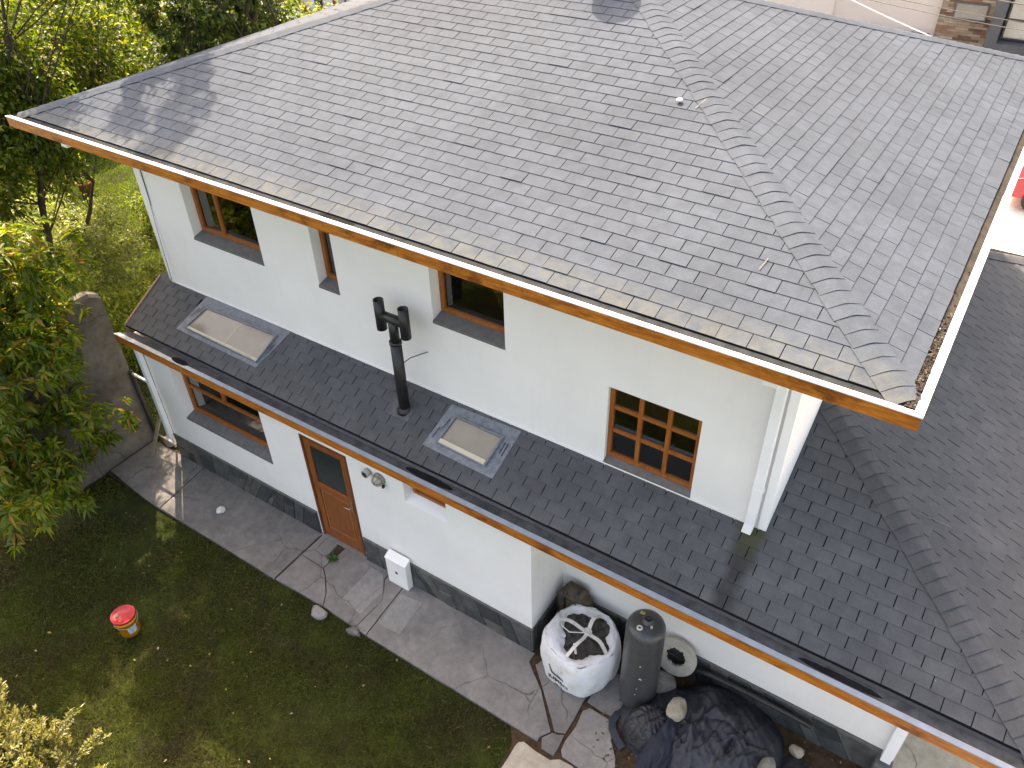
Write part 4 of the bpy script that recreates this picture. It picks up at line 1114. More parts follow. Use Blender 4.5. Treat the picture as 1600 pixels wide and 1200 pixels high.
def tarp_h(x, y):
    u_, w_ = (x - 6.28) / 1.0, (y - .02) / .82
    u_ += .10 * fnoise(x, y, 3); w_ += .10 * fnoise(y, x, 5)
    r = math.hypot(u_, w_) * (1 + .12 * math.sin(3 * math.atan2(w_, u_) + .8))
    base = .34 * max(-.2, 1 - r ** 2.6)
    # folds running down from the peak
    pk = .26 * math.exp(-((x - 6.05) ** 2 / .02 + (y - .55) ** 2 / .05)) + .16 * math.exp(-((x - 6.35) ** 2 / .05 + (y - .22) ** 2 / .03))
    fold = 0
    for (ax_, ay_, ang, amp, wd_, ln) in FOLDS:
        dx_, dy_ = x - ax_, y - ay_; c_, s_2 = math.cos(ang), math.sin(ang)
        al = dx_ * c_ + dy_ * s_2; ac = -dx_ * s_2 + dy_ * c_ + .05 * math.sin(al * 6 + ang)
        fold += amp * math.exp(-abs(ac) / wd_) * math.exp(-(al / ln) ** 2)
    cre = .06 * abs(fnoise(x * 1.6 + y, y * 1.8, 12)) + .02 * abs(fnoise(x * 4, y * 4.4, 2))
    return base + (fold + pk + cre) * max(0, min(1, 1.3 - r)) - .02
tp = heap('tarpaulin', 5.15, 7.45, -.95, .77, tarp_h, TARP, None, 120); tag(tp, 'crumpled dark blue-grey tarpaulin heaped against the recessed wall', 'tarpaulin')
def bagm_h(x, y):
    u_, w_ = (x - 5.62) / .34, (y + .20) / .34
    r = math.hypot(u_, w_); a = math.atan2(w_, u_)
    return .40 * max(-.2, 1 - r ** 2.6) ** (1 if r > 1 else .8) + .022 * math.sin(14 * a + 3 * fnoise(x * 3, y * 3, 2)) * min(1, r) + .03 * fnoise(x * 6, y * 6, 4) - .02 if r < 1 else -.1
t = NT('bin_liner'); BIN = t.done(t.bsdf(t.ramp(t.noise(5, 4), [(.3, (.012, .013, .016)), (.7, (.035, .036, .042))]), .28, .5, 0, t.bump(t.noise(14, 6, .65), .9, .03)))
o = heap('rubbish_bag', 5.2, 6.05, -.62, .22, bagm_h, BIN, None, 60); tag(o, 'shiny black rubbish bag slumped in front of the gas cylinder', 'rubbish bag')
def cloth_h(x, y):
    u_, w_ = (x - 5.85) / .26, (y + .25) / .55
    u_ += .12 * fnoise(x * 2, y * 2, 3); r = math.hypot(u_, w_)
    return .44 * max(-.3, 1 - r ** 2) + .03 * math.sin(x * 40 + 6 * fnoise(x * 2, y * 2, 6)) * (r < 1) - .02
o = heap('blue_cloth', 5.5, 6.2, -.85, .35, cloth_h, mat_plain('navy_cloth', (.020, .024, .036), .8, .35, 8, .3, 0, .5, 16), None, 60); tag(o, 'navy blue cloth draped between the rubbish bag and the tarpaulin', 'cloth')
o = MB()
pts = []
for k in range(14): a = k * .42; pts.append((5.32 + .20 * math.cos(a + 1.6) - .02 * k / 14, -.42 + .20 * math.sin(a + 1.6) * .9, -.005 + .012 * math.sin(k)))
ribbon([(5.24, -.12, .0), (5.18, -.22, .02), (5.17, -.32, .02), (5.22, -.42, .03), (5.32, -.50, .02), (5.43, -.56, .0)], .09, 'tarp_scrap', mat_plain('blue_plastic_scrap', (.022, .028, .042), .5, .3, 14), None, .012).__setitem__('label', 'strip of blue plastic curled round the foot of the rubbish bag')
bpy.data.objects['tarp_scrap']['category'] = 'plastic strip'
rock('rock', (5.83, .03, .40), .16, RUBBLE, 'beige stone weighing down the cloth beside the cylinder', sx=.8, sy=1.0, sz=.8, seed=12)
rock('rock', (5.50, .42, .12), .17, STONE_G, 'grey stone half hidden behind the gas cylinder', seed=14)
rock('rock', (6.98, -.02, .16), .20, mat_concrete('grey_fieldstone', (.24, .225, .19), .25), 'long grey stone at the right edge of the tarpaulin', sx=.55, sy=1.0, sz=1.1, seed=15)
rock('rock', (7.2, .50, .06), .09, RUBBLE, 'small brown stone near the plinth right of the tarpaulin', seed=16)
def scrap_h(x, y):
    u_, w_ = (x - 7.25) / .2, (y - .1) / .42
    r = math.hypot(u_, w_); return .16 * max(-.3, 1 - r ** 2) + .03 * fnoise(x * 7, y * 7, 2) - .03
o = heap('tarp_fragment', 6.95, 7.55, -.4, .6, scrap_h, TARP, None, 30); tag(o, 'small torn piece of tarpaulin beside the long grey stone', 'tarpaulin')
o = MB().box(-.14, .14, -.5, .5, 0, .02).build('brown_board', mat_wood('damp_board', (.13, .10, .075), (.07, .05, .04), 'y', .8, False)); o.location = (7.62, .15, -.02); o.rotation_euler = (0, 0, R_(-62)); tag(o, 'damp brown board lying below the plinth at the right', 'board')
o = leaf_bits('leaf_litter', 420, lambda g_: (g_.uniform(5.0, 7.9), g_.uniform(-.8, .7), -.015 + g_.uniform(0, .02)), .022, LITTER, None, .5, 5); tag(o, 'dead leaves scattered on the soil round the tarpaulin', 'leaf litter', None, 'stuff')

# weed in the crack by the door
WEED = mat_leaf('weed_leaf', [(0, (.03, .08, .015)), (1, (.06, .14, .025))], .3)
wd = thing('weed', (.47, -.30, 0), 'green weed sprouting from a crack in front of the door', 'weed')
v = []; f = []
for k in range(16):
    a = k * 2.4; L = rng.uniform(.08, .15); el = rng.uniform(.2, .7); b = len(v)
    d = Vector((math.cos(a) * math.cos(el), math.sin(a) * math.cos(el), math.sin(el))); sd_ = Vector((-math.sin(a), math.cos(a), 0)); c = Vector((.47, -.30, .0))
    v += [c, c + d * L * .5 + sd_ * .022 + Vector((0, 0, .01)), c + d * L - Vector((0, 0, .015)), c + d * L * .5 - sd_ * .022 + Vector((0, 0, .01))]; f.append((b, b + 1, b + 2, b + 3))
mk('leaves', v, f, WEED, wd)

# small white thing and bird marks on the upper roof
o = rock('rock', (4.0, 2.60, H + MS * (2.6 - YE - I_) + .03), .035, mat_plain('white_lump', (.8, .8, .76), .7, .05), 'small white lump lying on the upper roof near the hip', 'rock', seed=21)

# ------------------------------------------------------------------ lawn
def grass_patch(name, n, xr, yr, hgt, wid, mat, keep, seed, z0=-.055):
    g_ = np.random.default_rng(seed)
    x = g_.uniform(*xr, n); y = g_.uniform(*yr, n); k = keep(x, y, g_); x, y = x[k], y[k]; n = len(x)
    a = g_.uniform(0, 2 * np.pi, n); h = hgt * g_.uniform(.5, 1.3, n); w = wid * g_.uniform(.6, 1.3, n)
    lx = g_.normal(0, .55, n) * h; ly = g_.normal(0, .55, n) * h
    V = np.zeros((n, 4, 3))
    dx, dy = np.cos(a) * w, np.sin(a) * w
    V[:, 0] = np.stack([x - dx, y - dy, np.full(n, z0)], 1); V[:, 1] = np.stack([x + dx, y + dy, np.full(n, z0)], 1)
    V[:, 2] = np.stack([x + dx * .4 + lx * .5, y + dy * .4 + ly * .5, z0 + h * .7], 1); V[:, 3] = np.stack([x + lx, y + ly, z0 + h], 1)
    me = bpy.data.meshes.new(name); me.vertices.add(4 * n); me.vertices.foreach_set('co', V.reshape(-1))
    me.loops.add(4 * n); me.loops.foreach_set('vertex_index', np.arange(4 * n)); me.polygons.add(n)
    me.polygons.foreach_set('loop_start', np.arange(n) * 4); me.polygons.foreach_set('loop_total', np.full(n, 4)); me.update(); me.validate()
    me.materials.append(mat); o = bpy.data.objects.new(name, me); LINK(o); return o
def npn(x, y, s): return np.sin(x * 1.9 + s) * np.cos(y * 2.3 - s) + .5 * np.sin(x * 4.3 - y * 3.9 + s) + .3 * np.sin(x * 9.1 + y * 8.3)
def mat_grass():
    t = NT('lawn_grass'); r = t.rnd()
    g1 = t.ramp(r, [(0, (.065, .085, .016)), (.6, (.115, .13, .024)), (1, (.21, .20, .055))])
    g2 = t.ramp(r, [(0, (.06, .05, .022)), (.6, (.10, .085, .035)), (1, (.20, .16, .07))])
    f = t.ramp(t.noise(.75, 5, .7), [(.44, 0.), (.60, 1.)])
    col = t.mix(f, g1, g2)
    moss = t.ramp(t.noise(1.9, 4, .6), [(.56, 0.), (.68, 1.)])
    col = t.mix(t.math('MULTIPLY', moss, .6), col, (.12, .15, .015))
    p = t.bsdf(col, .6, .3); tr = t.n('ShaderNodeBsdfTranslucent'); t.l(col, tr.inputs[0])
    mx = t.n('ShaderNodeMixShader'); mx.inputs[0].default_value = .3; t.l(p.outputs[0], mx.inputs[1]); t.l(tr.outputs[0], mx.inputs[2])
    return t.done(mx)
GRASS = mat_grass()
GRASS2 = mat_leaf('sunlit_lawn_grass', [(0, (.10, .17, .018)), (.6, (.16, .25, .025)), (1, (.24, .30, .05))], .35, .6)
o = grass_patch('lawn', 190000, (-4.4, 5.0), (-6.2, -.98), .055, .0038, GRASS,
                lambda x, y, g_: (npn(x, y, .6) + g_.normal(0, .7, len(x)) > -.75 - .9 * (y < -3) - np.where((x < -1.8) & (y > -2.2), -1.1, 0)) & ~((x > 4.25) & (y > -1.9)) & (y < -1.0 - .05 * np.sin(x * 9) * np.sin(x * 4.1) + .02 * g_.normal(0, 1, len(x))), 3)
tag(o, 'mossy lawn of short grass in the shade of the house', 'grass', None, 'stuff')
o = grass_patch('neighbour_lawn', 90000, (-19, -4.4), (.2, 9.5), .07, .008, GRASS2, lambda x, y, g_: npn(x * .7, y * .7, 2) + g_.normal(0, .6, len(x)) > -1.2, 4)
tag(o, 'bright sunlit lawn beyond the boundary wall', 'grass', None, 'stuff')
FALLEN = mat_leaf('fallen_leaf', [(0, (.20, .12, .03)), (.5, (.34, .28, .06)), (.8, (.30, .14, .05)), (1, (.45, .42, .30))], .2, .6)
o = leaf_bits('fallen_leaves', 80, lambda g_: (g_.uniform(-3.9, 4.1), g_.uniform(-4.6, -1.05), -.02 + g_.uniform(0, .02)), .022, FALLEN, None, .4, 9)
tag(o, 'yellow and brown leaves fallen on the shaded lawn', 'fallen leaves', None, 'stuff')

# ------------------------------------------------------------------ vegetation
def leaves_np(P, D, L, W, droop, g_, fold=.25):
    """P base points, D unit directions, L lengths, W half widths -> verts/faces (4 verts, one bent kite = 2 tris folded)"""
    n = len(P); up = np.tile(np.array([0, 0, 1.]), (n, 1)) + g_.normal(0, .45, (n, 3))
    S = np.cross(D, up); S /= np.linalg.norm(S, axis=1)[:, None] + 1e-9
    N = np.cross(S, D)
    mid = P + D * (L * .45)[:, None]; tip = P + D * L[:, None]; tip[:, 2] -= droop * L
    V = np.zeros((n, 4, 3)); V[:, 0] = P; V[:, 1] = mid + S * W[:, None] + N * (W * fold)[:, None]; V[:, 2] = tip; V[:, 3] = mid - S * W[:, None] + N * (W * fold)[:, None]
    return V
def quads_obj(name, V, mat, parent):
    n = len(V); me = bpy.data.meshes.new(name); me.vertices.add(4 * n); me.vertices.foreach_set('co', V.reshape(-1))
    me.loops.add(6 * n); i = np.arange(n) * 4
    me.loops.foreach_set('vertex_index', np.stack([i, i + 1, i + 2, i, i + 2, i + 3], 1).reshape(-1)); me.polygons.add(2 * n)
    me.polygons.foreach_set('loop_start', np.arange(2 * n) * 3); me.polygons.foreach_set('loop_total', np.full(2 * n, 3)); me.update(); me.validate()
    me.materials.append(mat); o = bpy.data.objects.new(name, me); LINK(o); attach(o, parent); return o
BARK = mat_plain('bark', (.055, .042, .032), .9, .4, 9, .2, 0, .8, 25)
def limb_path(a, b, g_, n=6, wob=.12):
    a, b = Vector(a), Vector(b); L = (b - a).length
    return [a.lerp(b, i / n) + Vector((g_.normal(0, wob), g_.normal(0, wob), g_.normal(0, wob * .5))) * L * .25 * math.sin(math.pi * i / n) for i in range(n + 1)]
def tree(name, base, blobs, n_leaf, leaf, mat, label, cat='tree', group=None, trunk_r=.12, seed=1, whorl=0, droop=.25, clump=.35, nclump=60, trunk_top=None):
    """blobs: list of (centre, radii); leaves gather in clumps on twigs spread through the blobs"""
    g_ = np.random.default_rng(seed)
    root = thing(name, base, label, cat, group)
    vol = np.array([b[1][0] * b[1][1] * b[1][2] for b in blobs]); vol = vol / vol.sum()
    tm = MB(); top = Vector(trunk_top) if trunk_top else Vector(blobs[0][0])
    path_ = limb_path(base, top, g_, 8, .10); tm.tube(path_, [trunk_r * (1 - .75 * i / 8) for i in range(9)], 9)
    Ps, Ds = [], []
    cl = []
    for (c, r), vfrac in zip(blobs, vol):
        m = max(3, int(nclump * vfrac))
        for _ in range(m):
            d = g_.normal(size=3); d /= np.linalg.norm(d); s = g_.uniform(.25, 1) ** .5
            p = np.array(c) + d * s * np.array(r) * g_.uniform(.82, 1.12); cl.append((p, d, s))
    for i, (p, d, s) in enumerate(cl):
        if i % (3 if n_leaf < 6000 else 7) == 0:
            st = path_[g_.integers(3, 9)]
            pts = limb_path(st, p, g_, 4, .15); r0 = trunk_r * g_.uniform(.12, .26); tm.tube(pts, [r0 * (1 - .2 * k) for k in range(5)], 5, False)
    tm.build('trunk', BARK, root, True)
    per = max(1, n_leaf // len(cl))
    for p, d, s in cl:
        k = int(per * g_.uniform(.5, 1.5)) + 1
        cs = clump * g_.uniform(.6, 1.3)
        if whorl:
            nw = max(1, k // whorl)
            for _ in range(nw):
                q = p + g_.normal(0, cs * .5, 3)
                ax = d * .6 + np.array([0, 0, .5]) + g_.normal(0, .3, 3); ax /= np.linalg.norm(ax)
                for j in range(whorl):
                    a = 2 * math.pi * j / whorl + g_.uniform(-.3, .3)
                    e1 = np.cross(ax, [0, 0, 1.]) + 1e-3; e1 /= np.linalg.norm(e1); e2 = np.cross(ax, e1)
                    dd = (e1 * math.cos(a) + e2 * math.sin(a)) * .85 + ax * g_.uniform(.1, .5) - np.array([0, 0, g_.uniform(.05, .35)])
                    Ps.append(q - ax * g_.uniform(0, .06)); Ds.append(dd / np.linalg.norm(dd))
        else:
            q = p + g_.normal(0, 1, (k, 3)) * cs * np.array([.6, .6, .45])
            dd = g_.normal(0, 1, (k, 3)) + d * .6 + np.array([0, 0, -.15]); dd /= np.linalg.norm(dd, axis=1)[:, None]
            Ps += list(q); Ds += list(dd)
    P = np.array(Ps); D = np.array(Ds); n = len(P)
    V = leaves_np(P, D, leaf[0] * g_.uniform(.6, 1.3, n), leaf[1] * g_.uniform(.7, 1.2, n), droop, g_)
    quads_obj('crown', V, mat, root); return root

L_CHERRY = mat_leaf('cherry_leaf', [(0, (.08, .14, .018)), (.45, (.15, .23, .02)), (.75, (.26, .32, .03)), (.92, (.38, .30, .04)), (1, (.38, .18, .035))], .6, .36)
L_HEDGE = mat_leaf('hedge_leaf', [(0, (.055, .095, .015)), (.5, (.10, .165, .02)), (.85, (.20, .25, .028)), (1, (.36, .30, .05))], .58, .4)
L_DARK = mat_leaf('dark_leaf', [(0, (.035, .065, .016)), (.6, (.065, .11, .02)), (1, (.13, .165, .028))], .5, .4)
L_LIGHT = mat_leaf('light_leaf', [(0, (.14, .21, .025)), (.5, (.24, .31, .035)), (1, (.42, .40, .10))], .5, .4)
L_GOLD = mat_leaf('gold_leaf', [(0, (.17, .17, .035)), (.4, (.31, .29, .06)), (.75, (.44, .41, .16)), (1, (.60, .56, .36))], .45, .4)
L_SHRUB = mat_leaf('shrub_leaf', [(0, (.10, .14, .03)), (.5, (.18, .23, .05)), (.8, (.30, .33, .10)), (1, (.38, .32, .15))], .45, .45)

tree('cherry_tree', (-4.0, -2.75, -.06), [((-4.3, -1.8, 2.6), (1.25, 1.2, 1.3)), ((-3.6, -1.45, 1.55), (.8, .65, .55)), ((-3.5, -2.5, 1.5), (1.0, .8, .85)), ((-4.3, -.9, 3.9), (1.1, .8, .9)), ((-5.0, -1.6, 3.2), (1.2, 1.1, 1.3)), ((-4.4, -2.2, 4.2), (1.3, 1.1, .9)), ((-4.1, -1.0, 2.8), (.5, .45, .7)), ((-3.35, -1.15, 1.5), (.6, .45, .42)), ((-3.7, -1.75, .95), (.75, .5, .45))],
     23000, (.160, .027), L_CHERRY, 'leafy tree with long drooping leaves in front of the boundary wall', seed=5, whorl=9, droop=.35, clump=.26, nclump=300, trunk_r=.09, trunk_top=(-4.3, -1.7, 2.6))
# trees beyond the left end of the house
tree('garden_tree', (-7.5, .5, -.06), [((-7.4, 1.5, 5.0), (1.0, .9, 1.7)), ((-6.2, 3.3, 7.6), (.9, .9, 1.5)), ((-7.2, .2, 4.4), (1.1, .9, 1.3)), ((-6.2, 1.8, 7.6), (.6, .5, .7)), ((-5.1, .9, 8.2), (.45, .4, .4)), ((-5.6, 1.6, 8.6), (.5, .45, .5))], 46000, (.095, .030), L_HEDGE,  # small high blobs: unseen extra crown, added to dapple and shade the lawn
     'tall leafy tree behind the left corner of the upper roof', group='trees behind the house', seed=11, nclump=300, clump=.30, trunk_top=(-6.6, 1.6, 6.8), trunk_r=.08)
tree('garden_tree', (-5.0, 6.8, -.06), [((-5.9, 4.4, 5.2), (1.0, 1.1, 1.6)), ((-5.5, 3.7, 8.3), (.8, 1.0, 2.0)), ((-5.1, 3.2, 10.3), (.6, .8, 1.4)), ((-5.6, 4.8, 4.0), (.8, 1.2, 1.0))], 24000, (.11, .036), L_DARK,
     'tallest dark tree whose branches shade the left side of the roof', group='trees behind the house', seed=12, nclump=240, clump=.13, trunk_top=(-5.3, 3.6, 10.5), trunk_r=.12)
tree('garden_tree', (-9.6, 2.4, -.06), [((-8.6, 3.2, 4.9), (1.2, 1.3, 1.6)), ((-8.8, 2.0, 5.2), (1.2, 1.0, 1.3)), ((-9.2, 1.0, 4.6), (1.0, .9, 1.0))], 30000, (.095, .030), L_HEDGE,
     'round leafy tree at the upper left edge of the view', group='trees behind the house', seed=14, nclump=200, clump=.36, trunk_r=.06)
tree('garden_tree', (-7.2, 6.2, -.06), [((-7.0, 6.0, 5.4), (1.3, 1.2, 1.7)), ((-7.2, 5.2, 4.3), (1.2, 1.1, 1.2))], 26000, (.095, .030), L_DARK,
     'dark evergreen tree right of the tallest tree behind the roof', group='trees behind the house', seed=13, nclump=180, clump=.36, trunk_top=(-7.1, 6.1, 6.6))
tree('garden_tree', (-10.2, 5.6, -.06), [((-10.0, 5.4, 4.2), (1.4, 1.3, 1.5)), ((-9.6, 4.2, 5.0), (1.1, 1.0, 1.1))], 22000, (.10, .032), L_HEDGE,
     'bushy tree in front of the red fence behind the roof corner', group='trees behind the house', seed=16, nclump=170, clump=.36, trunk_r=.06)
tree('garden_tree', (-9.3, 9.4, -.06), [((-9.3, 9.2, 3.4), (1.6, 1.4, 1.4)), ((-8.2, 10.4, 3.2), (1.2, 1.0, 1.0))], 5200, (.11, .032), L_LIGHT,
     'sparse pale green tree in front of the white neighbouring house', group='trees behind the house', seed=15, nclump=90, clump=.42)
# shrubs in the neighbouring garden
shr = [((-8.1, 1.9), 1.1, 2.1, L_SHRUB, 'grey-green twiggy shrub just behind the boundary wall'),
       ((-9.6, 2.7), 1.1, 1.7, L_SHRUB, 'dry looking bush on the sunlit lawn'),
       ((-5.7, 1.7), .95, 1.5, L_LIGHT, 'bright leafy shrub beside the left wall of the house'),
       ((-6.6, 3.3), .8, 1.2, L_LIGHT, 'yellow-green bush below the left house corner'),
       ((-11.4, 2.6), 1.3, 1.6, L_SHRUB, 'pale bush further back at the left edge'),
       ((-10.6, 5.6), .9, 1.0, L_HEDGE, 'low dark bush near the terracotta pots'),
       ((-8.6, 5.0), .9, 1.0, L_LIGHT, 'yellowish shrub at the far edge of the lawn'),
       ((-13.6, 4.2), 1.2, 1.9, L_HEDGE, 'tall bush behind the flower pots'),
       ((-6.6, 1.0), .9, 1.9, L_LIGHT, 'pale leafy shrub between the boundary wall and the house')]
for i, ((x, y), r, h, mt, lab) in enumerate(shr):
    tree('shrub', (x, y, -.06), [((x, y, h * .55), (r, r, h * .5)), ((x + .3, y - .2, h * .7), (r * .6, r * .6, h * .35))], 5600, (.088, .024), mt, lab, 'shrub', 'shrubs in the neighbouring garden', .035, 30 + i, nclump=80, clump=.22)
# gold shrub in the lower left corner: upright leafy shoots
gs = thing('golden_shrub', (.1, -4.75, -.06), 'sunlit golden shrub with leafy shoots in the lower left corner', 'shrub')
g_ = np.random.default_rng(77); Ps, Ds, sm = [], [], MB()
def shoot(b, e, r, nl):
    b, e = np.array(b), np.array(e); d = e - b; L = np.linalg.norm(d); d = d / L
    sm.tube([b, b + d * L * .5 + g_.normal(0, .02, 3), e], [.008, .006, .003], 4, False)
    e1 = np.cross(d, [0.3, .2, 1.]); e1 /= np.linalg.norm(e1); e2 = np.cross(d, e1)
    for k in range(nl):
        s = g_.uniform(.15, 1); a = k * 2.4 + g_.uniform(-.3, .3)
        o_ = e1 * math.cos(a) + e2 * math.sin(a); dd = o_ * .8 + d * .75 + g_.normal(0, .12, 3)
        Ps.append(b + d * L * s); Ds.append(dd / np.linalg.norm(dd))
for k in range(330):
    a = g_.uniform(0, 6.28); rr = g_.uniform(0, 1) ** .5
    bx, by = -.35 + 1.15 * rr * math.cos(a), -4.95 + .75 * rr * math.sin(a)
    hz = .95 * (1 - .55 * rr * rr) + g_.uniform(-.15, .18)
    shoot((bx, by, max(.05, hz - .35)), (bx + g_.normal(0, .10) + .05, by + g_.normal(0, .10) + .05, hz), 0, 34)
for b, e in (((.0, -4.35, .6), (.30, -4.02, 1.15)), ((.30, -4.30, .5), (.62, -4.0, .95)), ((-.75, -4.5, .7), (-.62, -4.28, 1.25)), ((-.1, -4.45, .6), (.02, -4.25, 1.05)), ((.5, -4.4, .4), (.85, -4.25, .8)), ((.9, -4.5, .2), (1.3, -4.25, .45))):
    for j in range(3): shoot(np.array(b) + g_.normal(0, .02, 3), np.array(e) + g_.normal(0, .035, 3), 0, 46)
P = np.array(Ps); D = np.array(Ds); n = len(P)
quads_obj('leaves', leaves_np(P, D, .062 * g_.uniform(.6, 1.3, n), .011 * g_.uniform(.7, 1.3, n), .1, g_), L_GOLD, gs)
sm.build('stems', mat_plain('green_stem', (.12, .10, .04), .8), gs)
# flower pots
TERRA = mat_plain('terracotta', (.30, .10, .045), .8, .2, 9)
for i, (x, y, s, lab) in enumerate(((-14.5, 5.1, 1.0, 'larger terracotta pot on the neighbouring lawn'), (-14.1, 5.5, .75, 'smaller terracotta pot behind the larger one'))):
    fp = thing('flower_pot', (x, y, -.06), lab, 'flower pot', 'terracotta pots on the neighbouring lawn')
    MB().lathe((x, y, -.06), [(.0005, 0), (.17 * s, 0), (.26 * s, .38 * s), (.29 * s, .38 * s), (.29 * s, .46 * s), (.25 * s, .46 * s), (.24 * s, .40 * s), (.0005, .40 * s)], 24).build('pot', TERRA, fp, True)
    k = 160; gg = np.random.default_rng(50 + i); P = np.array([[x, y, .36 * s]]) + gg.normal(0, .08 * s, (k, 3)); D = gg.normal(0, 1, (k, 3)) + np.array([0, 0, .9]); D /= np.linalg.norm(D, axis=1)[:, None]
    quads_obj('plant', leaves_np(P, D, gg.uniform(.1, .25, k), gg.uniform(.015, .03, k), .4, gg), L_HEDGE, fp)
# red timber fence behind the trees
REDW = mat_wood('red_stained_boards', (.20, .025, .02), (.11, .013, .012), 'z', .6, False)
fc = thing('red_fence', (-17, 8, -.06), 'dark red board fence behind the trees at the upper left', 'fence')
x_, y_ = -17.0, 4.4
for k in range(46):
    box('board', (x_ + .0, x_ + .025, y_ + k * .152, y_ + k * .152 + .143, -.06, 3.05 + rng.uniform(-.01, .01)), REDW, fc)
for z in (.5, 2.4): box('rail', (x_ - .06, x_ - .001, y_, y_ + 46 * .152, z, z + .09), REDW, fc)
for k in range(4): box('post', (x_ - .15, x_ - .061, y_ + k * 2.2, y_ + k * 2.2 + .09, -.06, 3.0), REDW, fc)

# ------------------------------------------------------------------ far buildings
def far_window(parent, x0, x1, y, z0, z1, frm, nx=2, fw=.07, gl=None):
    m_ = MB().box(x0, x0 + fw, y - .05, y + .02, z0, z1).box(x1 - fw, x1, y - .05, y + .02, z0, z1).box(x0 + fw, x1 - fw, y - .049, y + .02, z0, z0 + fw).box(x0 + fw, x1 - fw, y - .049, y + .02, z1 - fw, z1)
    w = m_.build('window', frm, parent)
    for k in range(1, nx): xm = x0 + (x1 - x0) * k / nx; box('mullion', (xm - .03, xm + .03, y - .045, y + .015, z0 + fw, z1 - fw), frm, w)
    box('pane', (x0 + fw * .5, x1 - fw * .5, y - .02, y - .01, z0 + fw * .5, z1 - fw * .5), gl or FARGLASS, w); return w
FARGLASS = mat_plain('far_glass', (.10, .12, .12), .08, .3, 2, .8)
wh = thing('white_house', (-17, 20, 0), 'white neighbouring house with red window frames beyond the roof', 'house')
FWALL = mat_wall('white_render', (.78, .78, .77), .05)
box('wall', (-24.5, -13.2, 18, 24, -1, 3.4), FWALL, wh)
REDP = mat_plain('red_paint', (.30, .03, .025), .5, .15)
far_window(wh, -16.2, -14.3, 17.99, 1.62, 2.9, REDP, 3, .12, mat_plain('lace_curtain', (.45, .50, .45), .5, .2, 8))
box('downpipe', (-17.0, -16.78, 17.8, 17.99, -.5, 3.2), mat_plain('dark_pipe', (.03, .032, .04), .5), wh)
mk('roof', [(-25, 17.2, 3.2), (-12.7, 17.2, 3.2), (-12.7, 21, 5.2), (-25, 21, 5.2), (-25, 24.8, 3.2), (-12.7, 24.8, 3.2)], [(0, 1, 2, 3), (3, 2, 5, 4), (0, 3, 4), (1, 5, 2)], REDP, wh)
br_ = MB().tube([(-18.6, 17.6, 2.3), (-17.2, 17.85, 1.25)], .12, 6); br_.build('timber_brace', REDP, wh)
box('timber_panel', (-19.2, -18.2, 17.9, 17.99, 1.55, 2.6), REDP, wh)
box('balcony_rail', (-14.2, -13.3, 17.2, 17.3, .5, 2.4), mat_plain('navy_panel', (.03, .035, .06), .5), wh)

bh = thing('modern_house', (3, 30, 0), 'beige and stone-clad modern house across the street', 'house')
box('wall', (-3.6, 3.0, 28.0, 36, .62, 7), mat_wall('beige_render', (.62, .55, .50), .05), bh)
box('wall', (-3.2, -.62, 27.95, 27.999, .62, 7), mat_wall('beige_render_light', (.66, .60, .55), .05), bh)
t = NT('stacked_ledgestone')
bt = t.n('ShaderNodeTexBrick'); bt.inputs['Scale'].default_value = 1.0
bt.inputs['Brick Width'].default_value = .42; bt.inputs['Row Height'].default_value = .085; bt.inputs['Mortar Size'].default_value = .006
bt.inputs['Color1'].default_value = (0, 0, 0, 1); bt.inputs['Color2'].default_value = (1, 1, 1, 1); bt.inputs['Mortar'].default_value = (.2, .2, .2, 1); bt.offset = .37
cb = t.n('ShaderNodeCombineXYZ'); sx = t.sep(); t.l(sx[0], cb.inputs[0]); t.l(sx[2], cb.inputs[1]); t.l(cb.outputs[0], bt.inputs['Vector'])
col = t.ramp(bt.outputs['Color'], [(0, (.10, .07, .05)), (.25, (.22, .12, .08)), (.5, (.30, .24, .17)), (.75, (.20, .17, .13)), (1, (.40, .34, .26))])
col = t.mix(1.0, col, t.ramp(t.noise(3, 4), [(.3, .75), (.7, 1.3)]), 'MULTIPLY')
LEDGE = t.done(t.bsdf(col, .85, .2, 0, t.bump(bt.outputs['Color'], .6, .05)))
box('stone_wall', (3.001, 4.85, 27.7, 36, -.5, 7), LEDGE, bh)
DG = mat_plain('charcoal_render', (.075, .08, .088), .7, .1)
far_window(bh, 3.42, 4.48, 27.69, 1.52, 2.08, DG, 1, .05)
box('portal_frame', (4.7, 5.05, 26.9, 27.69, .95, 7), DG, bh); box('portal_sill', (5.05, 11, 26.9, 27.69, .62, 1.12), DG, bh)
box('stone_wall', (4.851, 11, 28.4, 36, -.5, 7), DG, bh)
far_window(bh, 5.1, 8.5, 27.4, 1.15, 4.5, mat_plain('black_frame', (.02, .02, .022), .4), 4, .06, mat_plain('grey_glass', (.28, .30, .29), .1, .2, 2, .8))
for z in (1.75, 2.55, 3.4): box('transom', (5.12, 8.45, 27.33, 27.37, z, z + .06), mat_plain('black_transom', (.02, .02, .022), .4), bh)
DWOOD = mat_wood('dark_red_cladding', (.075, .032, .02), (.02, .010, .008), 'z', .6, False, .5)
for k in range(14): box('cladding_board', (4.86 + k * .15, 4.86 + k * .15 + .14, 28.2, 28.38, -.5, .62), DWOOD, bh)
box('dark_band', (.4, 2.95, 28.05, 28.3, -.3, .61), mat_plain('opening_shade_green', (.05, .07, .03), .9, .5, 6), bh)  # dark box under the wall; shade of low openings put into its colour
fe = thing('street_fence', (1.5, 27.6, 0), 'low dark metal fence in front of the beige wall', 'fence')
for k in range(6): box('post', (.3 + k * .5, .36 + k * .5, 27.55, 27.61, -.3, .98), DG, fe)
for z in (.3, .9): box('rail', (.25, 2.9, 27.62, 27.65, z, z + .05), DG, fe)
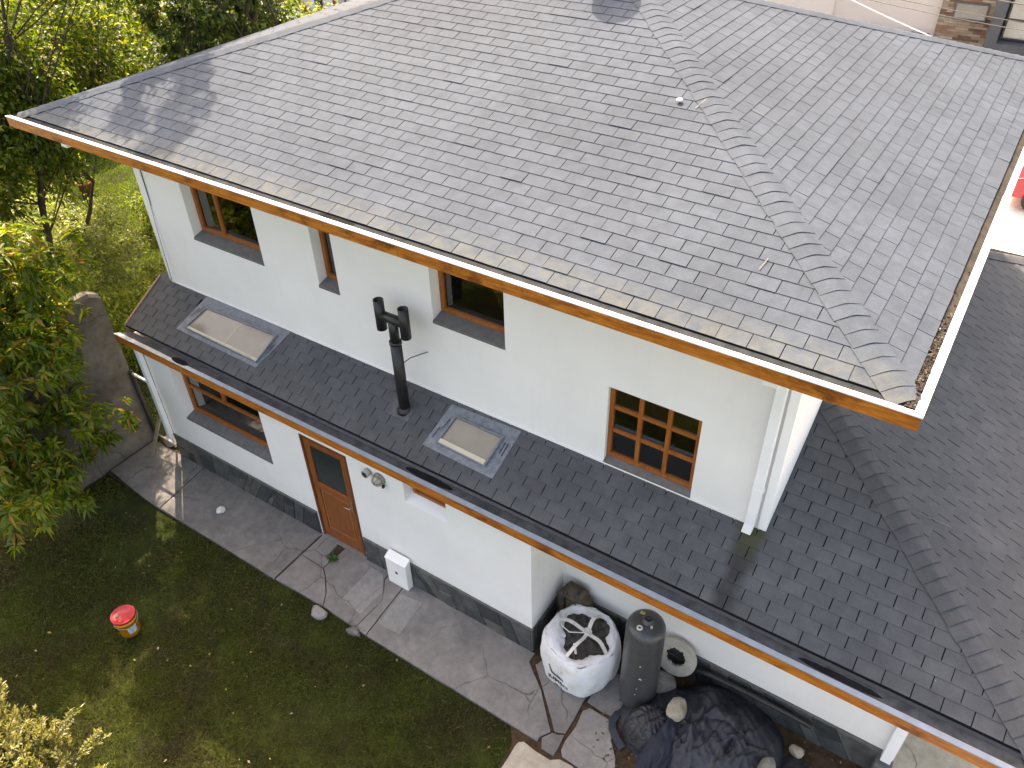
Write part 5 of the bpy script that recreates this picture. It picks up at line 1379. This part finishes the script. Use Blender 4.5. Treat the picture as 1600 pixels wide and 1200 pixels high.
# red car seen past the right eave
car = thing('parked_car', (8.8, 17.6, -.03), 'red car parked on the pale driveway at the right edge', 'car')
CRED = mat_plain('red_car_paint', (.32, .012, .03), .25, .1, 3, .6)
prof = [(0, .35), (.05, .75), (.7, .92), (1.35, 1.40), (2.7, 1.42), (3.35, .98), (3.85, .88), (3.95, .5), (3.9, .32), (.05, .30)]
cx0, cy0 = 6.95, 17.0
v = [(cx0 + x, cy0, z - .03) for x, z in prof] + [(cx0 + x, cy0 + 1.65, z - .03) for x, z in prof]; n = len(prof)
mk('body', v, [list(range(n)), list(range(n, 2 * n))[::-1]] + [(i, n + i, n + (i + 1) % n, (i + 1) % n) for i in range(n)], CRED, car, bevel=.06)
TYRE = mat_plain('tyre', (.02, .02, .02), .8); RIM = mat_plain('alloy', (.5, .5, .52), .3, .1, 5, .5, .6)
for x in (.75, 3.1):
    for y in (-.02, 1.5):
        q = MB().lathe((0, 0, 0), [(.2, 0), (.31, 0), (.31, .18), (.2, .18)], 24); Mx = Matrix.Translation((cx0 + x, cy0 + y + .18, .29)) @ Matrix.Rotation(R_(90), 4, 'X')
        wo_ = tl(q, Mx).build('wheel', TYRE, car, True)
        q = MB().lathe((0, 0, 0), [(.0005, .17), (.19, .165), (.2, .185), (.0005, .188)], 20); tl(q, Mx).build('rim', RIM, wo_, True)
mk('side_window', [(cx0 + .95, cy0 - .012, .93), (cx0 + 3.1, cy0 - .012, .95), (cx0 + 2.7, cy0 - .012, 1.31), (cx0 + 1.42, cy0 - .012, 1.31)], [(0, 1, 2, 3)], FARGLASS, car)
for y in (.1, 1.3): box('headlight', (cx0 - .01, cx0 + .07, cy0 + y, cy0 + y + .25, .55, .70), RIM, car, .01)
# overhead cables
CAB = mat_plain('cable_sheath', (.05, .05, .055), .6)
cabs = [((-2.0, 19.0, 5.15), (9.5, 15.0, 4.9), .014, CAB, 'thickest dark overhead cable crossing above the street'),
        ((-3.0, 19.0, 4.75), (9.5, 15.2, 4.55), .008, CAB, 'thin overhead cable below the thick one'),
        ((-3.0, 19.2, 4.55), (9.5, 15.2, 4.40), .008, CAB, 'lowest thin overhead cable above the street'),
        ((1.9, 15.0, 5.05), (4.6, 15.0, 4.22), .010, WHITE_METAL, 'white overhead cable slanting down towards the roof')]
for a, b, r, mt, lab in cabs:
    a, b = Vector(a), Vector(b); pts = []
    for i in range(21):
        s = i / 20; p = a.lerp(b, s); p.z -= (.03 if 'white' in lab else .25) * math.sin(math.pi * s); pts.append(p)
    o = MB().tube(pts, r, 6).build('overhead_cable', mt, None, True); tag(o, lab, 'cable', 'overhead cables')
# far ground cover: a loose belt of trees beyond the street so that the view does not end in bare ground
for i, (x, y) in enumerate(((-26, 14), (-30, 22), (-10, 34), (-16, 30))):
    tree('street_tree', (x, y, -.06), [((x, y, 3.2), (2.2, 2.2, 2.0))], 5000, (.22, .07), L_HEDGE, ['round tree by the side street at the far left', 'farther tree by the side street', 'tree beyond the street behind the ridge', 'tree behind the white house'][i], group='trees along the streets', seed=90 + i, nclump=60, clump=.6)
